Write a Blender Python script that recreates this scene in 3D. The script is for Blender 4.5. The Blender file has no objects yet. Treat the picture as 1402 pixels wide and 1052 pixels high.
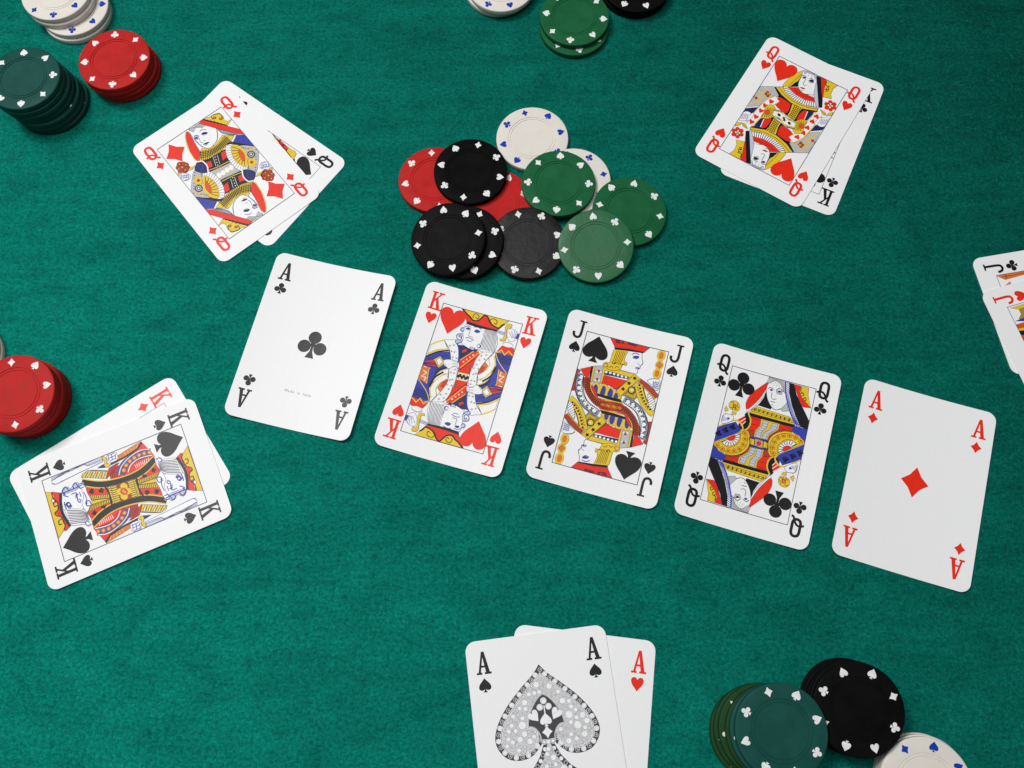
import bpy, math, random
import numpy as np
from mathutils import Vector, Matrix
from mathutils.geometry import tessellate_polygon

random.seed(7)
rng = np.random.default_rng(11)
MM = 0.001
scene = bpy.context.scene
COL = scene.collection

# ------------------------------------------------------------------ camera
cam_d = bpy.data.cameras.new('camera')
cam_d.sensor_width = 36.0
cam_d.lens = 1223.912 / 1402.0 * 36.0
cam_d.clip_start = 0.01
cam_d.clip_end = 20.0
cam = bpy.data.objects.new('camera', cam_d)
COL.objects.link(cam)
cam.matrix_world = (Matrix.Translation((0, 0, 415.25 * MM)) @ Matrix.Rotation(0.307232, 4, 'X')
                    @ Matrix.Rotation(-0.035674, 4, 'Z'))
scene.camera = cam

# ------------------------------------------------------------------ world, lamps, exposure
world = bpy.data.worlds.new('World')
scene.world = world
world.use_nodes = True
bg = world.node_tree.nodes['Background']
bg.inputs[0].default_value = (0.93, 0.97, 1.0, 1)
bg.inputs[1].default_value = 0.045


def area_lamp(name, loc, target, sx, sy, watts, color):
    d = bpy.data.lights.new(name, 'AREA')
    d.shape = 'RECTANGLE'
    d.size = sx
    d.size_y = sy
    d.energy = watts
    d.color = color
    o = bpy.data.objects.new(name, d)
    COL.objects.link(o)
    o.location = loc
    o.rotation_euler = (Vector(target) - Vector(loc)).to_track_quat('-Z', 'Y').to_euler()
    return o


# a large window-like key from the far left and a weaker broad lamp overhead
area_lamp('key_softbox_lamp', (-0.85, 0.78, 1.80), (0.0, 0.14, 0), 0.55, 0.55, 29.3, (1.0, 0.995, 0.985))
area_lamp('overhead_softbox_lamp', (-0.17, 0.16, 0.95), (-0.15, 0.14, 0), 0.82, 0.62, 4.4, (1.0, 0.99, 0.975))

scene.view_settings.view_transform = 'Standard'
scene.view_settings.look = 'None'
scene.view_settings.exposure = 0.0
scene.view_settings.gamma = 1.0


# ------------------------------------------------------------------ materials
def nodes_of(m):
    m.use_nodes = True
    nt = m.node_tree
    return nt, nt.nodes['Principled BSDF']


def link_noise(nt, scale, detail=4.0, rough=0.55, vec=None):
    n = nt.nodes.new('ShaderNodeTexNoise')
    n.inputs['Scale'].default_value = scale
    n.inputs['Detail'].default_value = detail
    n.inputs['Roughness'].default_value = rough
    if vec is not None:
        nt.links.new(vec, n.inputs['Vector'])
    return n


def ramp(nt, src, stops):
    r = nt.nodes.new('ShaderNodeValToRGB')
    e = r.color_ramp.elements
    while len(e) < len(stops):
        e.new(0.5)
    for el, (p, c) in zip(e, stops):
        el.position = p
        el.color = c if len(c) == 4 else (*c, 1)
    nt.links.new(src, r.inputs[0])
    return r


def mixcol(nt, mode, fac, a, b):
    n = nt.nodes.new('ShaderNodeMix')
    n.data_type = 'RGBA'
    n.blend_type = mode
    for s, v in ((0, fac), (6, a), (7, b)):
        if hasattr(v, 'node'):
            nt.links.new(v, n.inputs[s])
        else:
            n.inputs[s].default_value = v
    return n.outputs[2]


def objcoord(nt):
    return nt.nodes.new('ShaderNodeTexCoord').outputs['Object']


def felt_material():
    m = bpy.data.materials.new('green_felt')
    nt, p = nodes_of(m)
    L = nt.links
    oc = objcoord(nt)
    mp = nt.nodes.new('ShaderNodeMapping')
    mp.inputs['Scale'].default_value = (0.85, 1.0, 1.0)
    mp.inputs['Rotation'].default_value = (0, 0, 0.09)
    L.new(oc, mp.inputs['Vector'])
    fine = link_noise(nt, 900, 4, 0.8, oc)
    mid = link_noise(nt, 620, 4, 0.75, mp.outputs[0])
    blot = link_noise(nt, 210, 5, 0.7, mp.outputs[0])
    broad = link_noise(nt, 22, 4, 0.55, mp.outputs[0])
    base = ramp(nt, mid.outputs['Fac'], [(0.3, (0.0016, 0.205, 0.153)), (0.5, (0.0046, 0.385, 0.292)),
                                         (0.72, (0.013, 0.535, 0.413))])
    b2 = ramp(nt, blot.outputs['Fac'], [(0.27, (0.5, 0.55, 0.55)), (0.43, (1, 1, 1)), (0.72, (1.08, 1.07, 1.07))])
    b3 = ramp(nt, broad.outputs['Fac'], [(0.3, (0.84, 0.86, 0.86)), (0.7, (1.1, 1.1, 1.08))])
    b4 = ramp(nt, fine.outputs['Fac'], [(0.27, (0.45, 0.48, 0.48)), (0.5, (1, 1, 1)), (0.75, (1.5, 1.45, 1.45))])
    c = mixcol(nt, 'MULTIPLY', 1.0, base.outputs[0], b2.outputs[0])
    c = mixcol(nt, 'MULTIPLY', 1.0, c, b3.outputs[0])
    c = mixcol(nt, 'MULTIPLY', 1.0, c, b4.outputs[0])
    mps = nt.nodes.new('ShaderNodeMapping')
    mps.inputs['Scale'].default_value = (0.16, 1.0, 1.0)
    mps.inputs['Rotation'].default_value = (0, 0, 0.12)
    L.new(oc, mps.inputs['Vector'])
    streak = link_noise(nt, 150, 3, 0.6, mps.outputs[0])
    b5 = ramp(nt, streak.outputs['Fac'], [(0.3, (0.82, 0.84, 0.84)), (0.52, (1, 1, 1)), (0.72, (1.1, 1.09, 1.09))])
    c = mixcol(nt, 'MULTIPLY', 1.0, c, b5.outputs[0])
    patch = link_noise(nt, 65, 4, 0.6, mp.outputs[0])
    b6 = ramp(nt, patch.outputs['Fac'], [(0.32, (0.80, 0.82, 0.82)), (0.5, (1, 1, 1)), (0.7, (1.1, 1.08, 1.08))])
    c = mixcol(nt, 'MULTIPLY', 1.0, c, b6.outputs[0])
    L.new(c, p.inputs['Base Color'])
    p.inputs['Roughness'].default_value = 0.95
    p.inputs['Specular IOR Level'].default_value = 0.04
    # relief: nap, pilling and the faint rumples of the cloth
    mp2 = nt.nodes.new('ShaderNodeMapping')
    mp2.inputs['Scale'].default_value = (0.2, 1.0, 1.0)
    mp2.inputs['Rotation'].default_value = (0, 0, 0.08)
    L.new(oc, mp2.inputs['Vector'])
    rum = link_noise(nt, 26, 2, 0.45, mp2.outputs[0])

    def bump(h, strength, dist, prev=None):
        b = nt.nodes.new('ShaderNodeBump')
        b.inputs['Strength'].default_value = strength
        b.inputs['Distance'].default_value = dist
        L.new(h, b.inputs['Height'])
        if prev is not None:
            L.new(prev, b.inputs['Normal'])
        return b.outputs[0]
    n = bump(rum.outputs['Fac'], 0.5, 0.004)
    n = bump(blot.outputs['Fac'], 0.35, 0.0010, n)
    n = bump(mid.outputs['Fac'], 0.6, 0.0005, n)
    n = bump(fine.outputs['Fac'], 0.5, 0.0002, n)
    # falloff put into the shading normal: lean darkens cloth to the right and back
    falloff_tilt = nt.nodes.new('ShaderNodeVectorMath')
    falloff_tilt.operation = 'ADD'
    falloff_tilt.inputs[1].default_value = (1.45, 0.95, 0)
    L.new(n, falloff_tilt.inputs[0])
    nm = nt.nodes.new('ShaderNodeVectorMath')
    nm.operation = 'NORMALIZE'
    L.new(falloff_tilt.outputs[0], nm.inputs[0])
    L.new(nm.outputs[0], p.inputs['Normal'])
    return m


def fibre_material():
    m = bpy.data.materials.new('felt_fibre')
    nt, p = nodes_of(m)
    oc = objcoord(nt)
    n = link_noise(nt, 160, 3, 0.6, oc)
    r = ramp(nt, n.outputs['Fac'], [(0.3, (0.003, 0.10, 0.072)), (0.7, (0.014, 0.26, 0.19))])
    nt.links.new(r.outputs[0], p.inputs['Base Color'])
    p.inputs['Roughness'].default_value = 0.9
    p.inputs['Specular IOR Level'].default_value = 0.05
    return m


def print_material(name, color, rough=0.33, vary=0.07, spec=0.15):
    m = bpy.data.materials.new(name)
    nt, p = nodes_of(m)
    oc = objcoord(nt)
    n = link_noise(nt, 900, 3, 0.6, oc)
    lo = tuple(c * (1 - vary) for c in color)
    hi = tuple(min(1, c * (1 + vary)) for c in color)
    r = ramp(nt, n.outputs['Fac'], [(0.3, lo), (0.7, hi)])
    nt.links.new(r.outputs[0], p.inputs['Base Color'])
    p.inputs['Roughness'].default_value = rough
    p.inputs['Specular IOR Level'].default_value = spec
    n2 = link_noise(nt, 1400, 2, 0.5, oc)
    b = nt.nodes.new('ShaderNodeBump')
    b.inputs['Strength'].default_value = 0.06
    b.inputs['Distance'].default_value = 0.0002
    nt.links.new(n2.outputs['Fac'], b.inputs['Height'])
    nt.links.new(b.outputs[0], p.inputs['Normal'])
    return m


def plastic_material(name, color, rough, scuff, vary=0.12, spec=0.06, worn=False):
    m = bpy.data.materials.new(name)
    nt, p = nodes_of(m)
    L = nt.links
    oc = objcoord(nt)
    n = link_noise(nt, 130, 4, 0.6, oc)
    lo = tuple(c * (1 - vary) for c in color)
    hi = tuple(min(1, c * (1 + vary) + 0.001) for c in color)
    r = ramp(nt, n.outputs['Fac'], [(0.3, lo), (0.7, hi)])
    # pale handling scuffs
    mp = nt.nodes.new('ShaderNodeMapping')
    mp.inputs['Scale'].default_value = (1.0, 0.12, 1.0)
    mp.inputs['Rotation'].default_value = (0, 0, 0.6)
    L.new(oc, mp.inputs['Vector'])
    s = link_noise(nt, 900, 3, 0.7, mp.outputs[0])
    sr = ramp(nt, s.outputs['Fac'], [(0.66, (0, 0, 0)), (0.82, (scuff, scuff, scuff))])
    c = mixcol(nt, 'MIX', sr.outputs[0], r.outputs[0], (0.6, 0.6, 0.6, 1))
    L.new(c, p.inputs['Base Color'])
    rr = ramp(nt, n.outputs['Fac'], [(0.3, (rough - 0.05,) * 3), (0.7, (rough + 0.08,) * 3)])
    L.new(rr.outputs[0], p.inputs['Roughness'])
    p.inputs['Specular IOR Level'].default_value = spec
    g = link_noise(nt, 1600, 2, 0.6, oc)
    b = nt.nodes.new('ShaderNodeBump')
    b.inputs['Strength'].default_value = 0.16
    b.inputs['Distance'].default_value = 0.0002
    L.new(g.outputs['Fac'], b.inputs['Height'])
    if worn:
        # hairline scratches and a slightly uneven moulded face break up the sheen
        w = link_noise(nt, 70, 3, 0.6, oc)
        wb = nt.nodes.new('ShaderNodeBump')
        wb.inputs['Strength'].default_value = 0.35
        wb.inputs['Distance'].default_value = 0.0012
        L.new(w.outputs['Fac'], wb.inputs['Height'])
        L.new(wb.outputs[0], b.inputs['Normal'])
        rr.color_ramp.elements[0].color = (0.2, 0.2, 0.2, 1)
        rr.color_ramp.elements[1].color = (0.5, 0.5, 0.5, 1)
    L.new(b.outputs[0], p.inputs['Normal'])
    return m


INK = {
    'k': ('black_ink', (0.012, 0.012, 0.014)), 'r': ('red_ink', (0.76, 0.028, 0.012)),
    'R': ('orange_red_ink', (0.72, 0.075, 0.012)), 'o': ('rust_ink', (0.40, 0.05, 0.018)),
    'O': ('orange_ink', (0.70, 0.17, 0.03)), 'm': ('maroon_ink', (0.20, 0.014, 0.012)),
    'y': ('yellow_ink', (0.74, 0.51, 0.026)), 'G2': ('olive_gold_ink', (0.36, 0.25, 0.04)),
    'b': ('blue_ink', (0.035, 0.05, 0.36)), 'n': ('navy_ink', (0.018, 0.022, 0.10)),
    'p': ('violet_ink', (0.10, 0.07, 0.20)), 'l': ('pale_blue_ink', (0.50, 0.53, 0.66)),
    'g': ('grey_ink', (0.46, 0.46, 0.47)), 'G': ('slate_ink', (0.25, 0.28, 0.36)),
    'x': ('line_ink', (0.035, 0.037, 0.075)), 'w': ('white_ink', (0.82, 0.825, 0.84)),
    's': ('soft_grey_ink', (0.62, 0.62, 0.63)), 'd': ('charcoal_ink', (0.055, 0.055, 0.065)),
}
INKM = {k: print_material(n, c) for k, (n, c) in INK.items()}
CARD_STOCK = print_material('card_stock', (0.82, 0.825, 0.84), 0.4, 0.012)

CHIP_COL = {
    'white': plastic_material('white_plastic', (0.70, 0.665, 0.61), 0.42, 0.0, 0.025),
    'red': plastic_material('red_plastic', (0.44, 0.017, 0.016), 0.45, 0.05),
    'black': plastic_material('black_plastic', (0.0045, 0.0045, 0.005), 0.40, 0.01, 0.12, 0.02),
    'green': plastic_material('green_plastic', (0.012, 0.105, 0.040), 0.34, 0.02),
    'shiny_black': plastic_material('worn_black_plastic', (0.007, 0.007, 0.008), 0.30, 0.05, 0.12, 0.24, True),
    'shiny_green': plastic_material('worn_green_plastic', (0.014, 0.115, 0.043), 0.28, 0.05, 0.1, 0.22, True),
    'teal': plastic_material('teal_plastic', (0.009, 0.066, 0.055), 0.42, 0.02),
    'olive': plastic_material('olive_plastic', (0.013, 0.048, 0.014), 0.42, 0.02),
}
MARK_WHITE = plastic_material('white_inlay', (0.76, 0.77, 0.76), 0.5, 0.0)
MARK_BLUE = plastic_material('blue_inlay', (0.010, 0.045, 0.36), 0.5, 0.0)


# ------------------------------------------------------------------ small helpers
def tag(o, label=None, cat=None, group=None, kind=None):
    for k, v in (('label', label), ('category', cat), ('group', group), ('kind', kind)):
        if v:
            o[k] = v
    return o


def empty(name, mat):
    o = bpy.data.objects.new(name, None)
    o.empty_display_size = 0.01
    COL.objects.link(o)
    o.matrix_world = mat
    return o


def mesh_obj(name, verts, faces, mats, fmats=None, parent=None, smooth=False):
    me = bpy.data.meshes.new(name)
    me.from_pydata(verts, [], faces)
    for m in mats:
        me.materials.append(m)
    if fmats is not None:
        me.polygons.foreach_set('material_index', fmats)
    if smooth:
        me.polygons.foreach_set('use_smooth', [True] * len(me.polygons))
    me.update()
    o = bpy.data.objects.new(name, me)
    COL.objects.link(o)
    if parent is not None:
        o.parent = parent
    return o


# ------------------------------------------------------------------ felt
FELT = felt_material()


def build_felt():
    w, h = 0.75, 0.62
    o = mesh_obj('table_felt', [(-w, -0.40, 0), (w, -0.40, 0), (w, h + 0.1, 0), (-w, h + 0.1, 0),
                                (-w, -0.40, -0.003), (w, -0.40, -0.003), (w, h + 0.1, -0.003), (-w, h + 0.1, -0.003)],
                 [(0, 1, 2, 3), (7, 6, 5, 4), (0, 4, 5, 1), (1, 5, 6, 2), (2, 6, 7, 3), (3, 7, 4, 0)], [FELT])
    tag(o, 'green felt cloth spread flat under all the cards and chips', 'felt', kind='structure')
    # loose surface fibres: a short curved ribbon each
    n = 110000
    x = rng.uniform(-0.36, 0.36, n)
    y = rng.uniform(-0.13, 0.46, n)
    a = rng.uniform(0, 2 * math.pi, n) * 0.5 + rng.normal(0, 0.8, n)
    ln = rng.uniform(0.0008, 0.0030, n)
    cv = rng.normal(0, 0.7, n)
    wd = rng.uniform(0.00004, 0.00009, n)
    z0 = rng.uniform(0.00002, 0.00008, n)
    zt = rng.uniform(0.00003, 0.00022, n)
    V = np.zeros((n, 6, 3))
    for i, t in enumerate((-0.5, 0.0, 0.5)):
        ang = a + cv * t
        px = x + np.cos(a) * ln * t - np.sin(a) * ln * cv * t * t * 0.5
        py = y + np.sin(a) * ln * t + np.cos(a) * ln * cv * t * t * 0.5
        pz = z0 + zt * (1 - 4 * t * t * 0.85)
        ww = wd * (1.0 if t == 0 else 0.5)
        for s in (0, 1):
            V[:, i * 2 + s, 0] = px - np.sin(ang) * ww * (s * 2 - 1)
            V[:, i * 2 + s, 1] = py + np.cos(ang) * ww * (s * 2 - 1)
            V[:, i * 2 + s, 2] = pz
    me = bpy.data.meshes.new('felt_fibre')
    base = (np.arange(n) * 6)[:, None]
    F = np.concatenate([base + np.array([0, 2, 3, 1]), base + np.array([2, 4, 5, 3])], 1).reshape(-1)
    me.vertices.add(n * 6)
    me.vertices.foreach_set('co', V.reshape(-1))
    me.loops.add(len(F))
    me.loops.foreach_set('vertex_index', F.astype(np.int32))
    me.polygons.add(n * 2)
    me.polygons.foreach_set('loop_start', (np.arange(n * 2) * 4).astype(np.int32))
    me.update(calc_edges=True)
    me.materials.append(fibre_material())
    fo = bpy.data.objects.new('felt_fibre', me)
    COL.objects.link(fo)
    fo.parent = o
    fo['kind'] = 'stuff'


build_felt()

# ------------------------------------------------------------------ 2D drawing kit (millimetres)


def catmull(pts, closed, n=5):
    P = [np.array(p, float) for p in pts]
    m = len(P)
    if m < 3:
        return [tuple(p) for p in P]
    out = []
    segs = m if closed else m - 1
    for i in range(segs):
        p1, p2 = P[i], P[(i + 1) % m]
        p0 = P[i - 1] if (closed or i > 0) else 2 * p1 - p2
        p3 = P[(i + 2) % m] if (closed or i + 2 < m) else 2 * p2 - p1
        for k in range(n):
            t = k / n
            q = 0.5 * (2 * p1 + (p2 - p0) * t + (2 * p0 - 5 * p1 + 4 * p2 - p3) * t * t
                       + (-p0 + 3 * p1 - 3 * p2 + p3) * t ** 3)
            out.append((q[0], q[1]))
    if not closed:
        out.append(tuple(P[-1]))
    return out


def clip_half(poly, nx, ny, d):
    """keep nx*x+ny*y <= d"""
    out = []
    for i in range(len(poly)):
        a, b = poly[i - 1], poly[i]
        da, db = nx * a[0] + ny * a[1] - d, nx * b[0] + ny * b[1] - d
        if (da <= 0) != (db <= 0):
            t = da / (da - db)
            out.append((a[0] + (b[0] - a[0]) * t, a[1] + (b[1] - a[1]) * t))
        if db <= 0:
            out.append(b)
    return out


def clip_rect(poly, X, Y):
    for nx, ny, d in ((1, 0, X), (-1, 0, X), (0, 1, Y), (0, -1, Y)):
        if len(poly) < 3:
            return []
        poly = clip_half(poly, nx, ny, d)
    return poly if len(poly) > 2 else []


def tess(poly):
    if len(poly) < 3:
        return []
    if len(poly) == 3:
        return [poly]
    tr = tessellate_polygon([[Vector((p[0], p[1], 0)) for p in poly]])
    return [[poly[i] for i in t] for t in tr]


def stroke(pts, w, closed=False):
    """quads along a polyline"""
    P = np.array(pts, float)
    keep = [0]
    for i in range(1, len(P)):
        if np.hypot(*(P[i] - P[keep[-1]])) > 1e-4:
            keep.append(i)
    P = P[keep]
    n = len(P)
    if n < 2:
        return []
    if closed and np.hypot(*(P[0] - P[-1])) < 1e-4:
        P = P[:-1]
        n -= 1
    L, R = [], []
    for i in range(n):
        if closed:
            a, b = P[i] - P[i - 1], P[(i + 1) % n] - P[i]
        else:
            a = P[i] - P[i - 1] if i else P[1] - P[0]
            b = P[i + 1] - P[i] if i < n - 1 else P[-1] - P[-2]
        a = a / (np.hypot(*a) + 1e-12)
        b = b / (np.hypot(*b) + 1e-12)
        na, nb = np.array([-a[1], a[0]]), np.array([-b[1], b[0]])
        m = na + nb
        l = np.hypot(*m)
        m = na if l < 0.3 else m / l
        k = min(1.6, 1.0 / max(0.5, float(np.dot(m, na))))
        L.append(P[i] + m * w * 0.5 * k)
        R.append(P[i] - m * w * 0.5 * k)
    out = []
    for i in range(n if closed else n - 1):
        j = (i + 1) % n
        out.append([tuple(R[i]), tuple(R[j]), tuple(L[j]), tuple(L[i])])
    return out


def ellipse(cx, cy, rx, ry, n=20):
    return [(cx + rx * math.cos(2 * math.pi * i / n), cy + ry * math.sin(2 * math.pi * i / n)) for i in range(n)]


def resample(pts, n):
    P = np.array(pts, float)
    s = np.concatenate([[0], np.cumsum(np.hypot(*np.diff(P, axis=0).T))])
    t = np.linspace(0, s[-1], n)
    return np.stack([np.interp(t, s, P[:, 0]), np.interp(t, s, P[:, 1])], 1)


HEART_HALF = [(0, .30), (.055, .41), (.17, .49), (.31, .49), (.43, .41), (.475, .27), (.45, .10), (.35, -.09),
              (.19, -.28), (.08, -.42), (0, -.52)]


def suit_polys(suit, cx, cy, h, rot=0.0):
    """list of simple polygons; h = height in mm"""
    polys = []
    if suit in 'HS':
        half = catmull(HEART_HALF, False, 4)
        full = half + [(-x, y) for x, y in half[-2:0:-1]]
        if suit == 'H':
            polys.append(full)
        else:
            polys.append([(x * 0.98, -y * 0.86 + 0.075) for x, y in full])
            polys.append([(-.035, -.2), (.035, -.2), (.06, -.36), (.17, -.5), (-.17, -.5), (-.06, -.36)])
    elif suit == 'D':
        c = 0.05
        q = [(0, .5), (.21 - c * .6, .21), (.43, 0), (.21 - c * .6, -.21), (0, -.5), (-.21 + c * .6, -.21), (-.43, 0),
             (-.21 + c * .6, .21)]
        polys.append(q)
    else:
        r = 0.232
        for x, y in ((0, .27), (.285, -.105), (-.285, -.105)):
            polys.append(ellipse(x, y, r, r, 22))
        polys.append([(-.06, .15), (.06, .15), (.12, -.08), (-.12, -.08)])
        polys.append([(-.03, .1), (.03, .1), (.05, -.25), (.16, -.5), (-.16, -.5), (-.05, -.25)])
    c, s = math.cos(rot), math.sin(rot)
    return [[(cx + h * (c * x - s * y), cy + h * (s * x + c * y)) for x, y in p] for p in polys]


def letter_polys(ch):
    """unit glyph about 0.62 wide, 1 high, centred: a list of shapes, each a list of polygons"""
    o = []

    def bar(a, b, w):
        o.append(stroke([a, b], w))
    if ch == 'A':
        o.append([[(-.03, .5), (.12, .5), (.35, -.46), (.14, -.46)]])
        o.append([[(-.03, .5), (.07, .5), (-.15, -.46), (-.275, -.46)]])
        bar((-.19, -.16), (.21, -.16), .09)
        bar((-.37, -.46), (-.07, -.46), .09)
        bar((.06, -.46), (.43, -.46), .09)
    elif ch == 'K':
        bar((-.17, .46), (-.17, -.46), .165)
        bar((-.35, .46), (.01, .46), .085)
        bar((-.35, -.46), (.01, -.46), .085)
        o.append([[(-.12, -.11), (-.12, .03), (.16, .44), (.28, .44)]])
        o.append([[(-.04, .09), (.08, .20), (.35, -.46), (.14, -.46)]])
        bar((.05, .46), (.40, .46), .085)
        bar((.02, -.46), (.45, -.46), .085)
    elif ch == 'J':
        bar((-.06, .46), (.32, .46), .09)
        o.append(stroke(catmull([(.15, .46), (.15, .1), (.145, -.22), (.10, -.40), (-.03, -.47), (-.17, -.42),
                                 (-.235, -.28), (-.225, -.18)], False, 5), .135))
    elif ch == 'Q':
        o.append(stroke(catmull([(0, .44), (-.14, .38), (-.19, .22), (-.19, 0), (-.19, -.2), (-.14, -.35), (0, -.41),
                                 (.14, -.35), (.19, -.2), (.19, 0), (.19, .22), (.14, .38)], True, 4), .14, True))
        o.append(stroke(catmull([(-.36, -.17), (-.2, -.1), (-.05, -.11), (.08, -.24), (.14, -.4), (.22, -.52),
                                 (.30, -.54)], False, 5), .11))
    return o


# ------------------------------------------------------------------ playing cards
FX, FY = 20.6, 34.3
PARTS = {  # part key -> (object name, parent part or None)
    'robe': ('court_figure', None), 'sleeve': ('sleeve', 'robe'), 'hood': ('hood', 'robe'), 'veil': ('veil', 'robe'),
    'hair': ('hair', 'robe'), 'face': ('face', 'robe'), 'beard': ('beard', 'robe'), 'crown': ('crown', 'robe'),
    'cuff': ('cuff', 'robe'), 'fan': ('fan_trim', 'robe'), 'belt': ('belt', 'robe'), 'flower': ('flower', 'robe'),
    'hand': ('hand', 'robe'), 'sash': ('sash', 'robe'), 'ring': ('collar_ring', 'robe'), 'ermine': ('ermine_trim', 'robe'),
    'sword': ('sword', 'robe'), 'yoke': ('yoke', 'robe'), 'band': ('dark_band', 'robe'), 'arc': ('sleeve_arc', 'robe'),
    'ribbon': ('ribbon', 'robe'), 'collar': ('collar', 'robe'), 'strip': ('star_strip', 'robe'),
    'mirror': ('hand_mirror', 'robe'),
}


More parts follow.
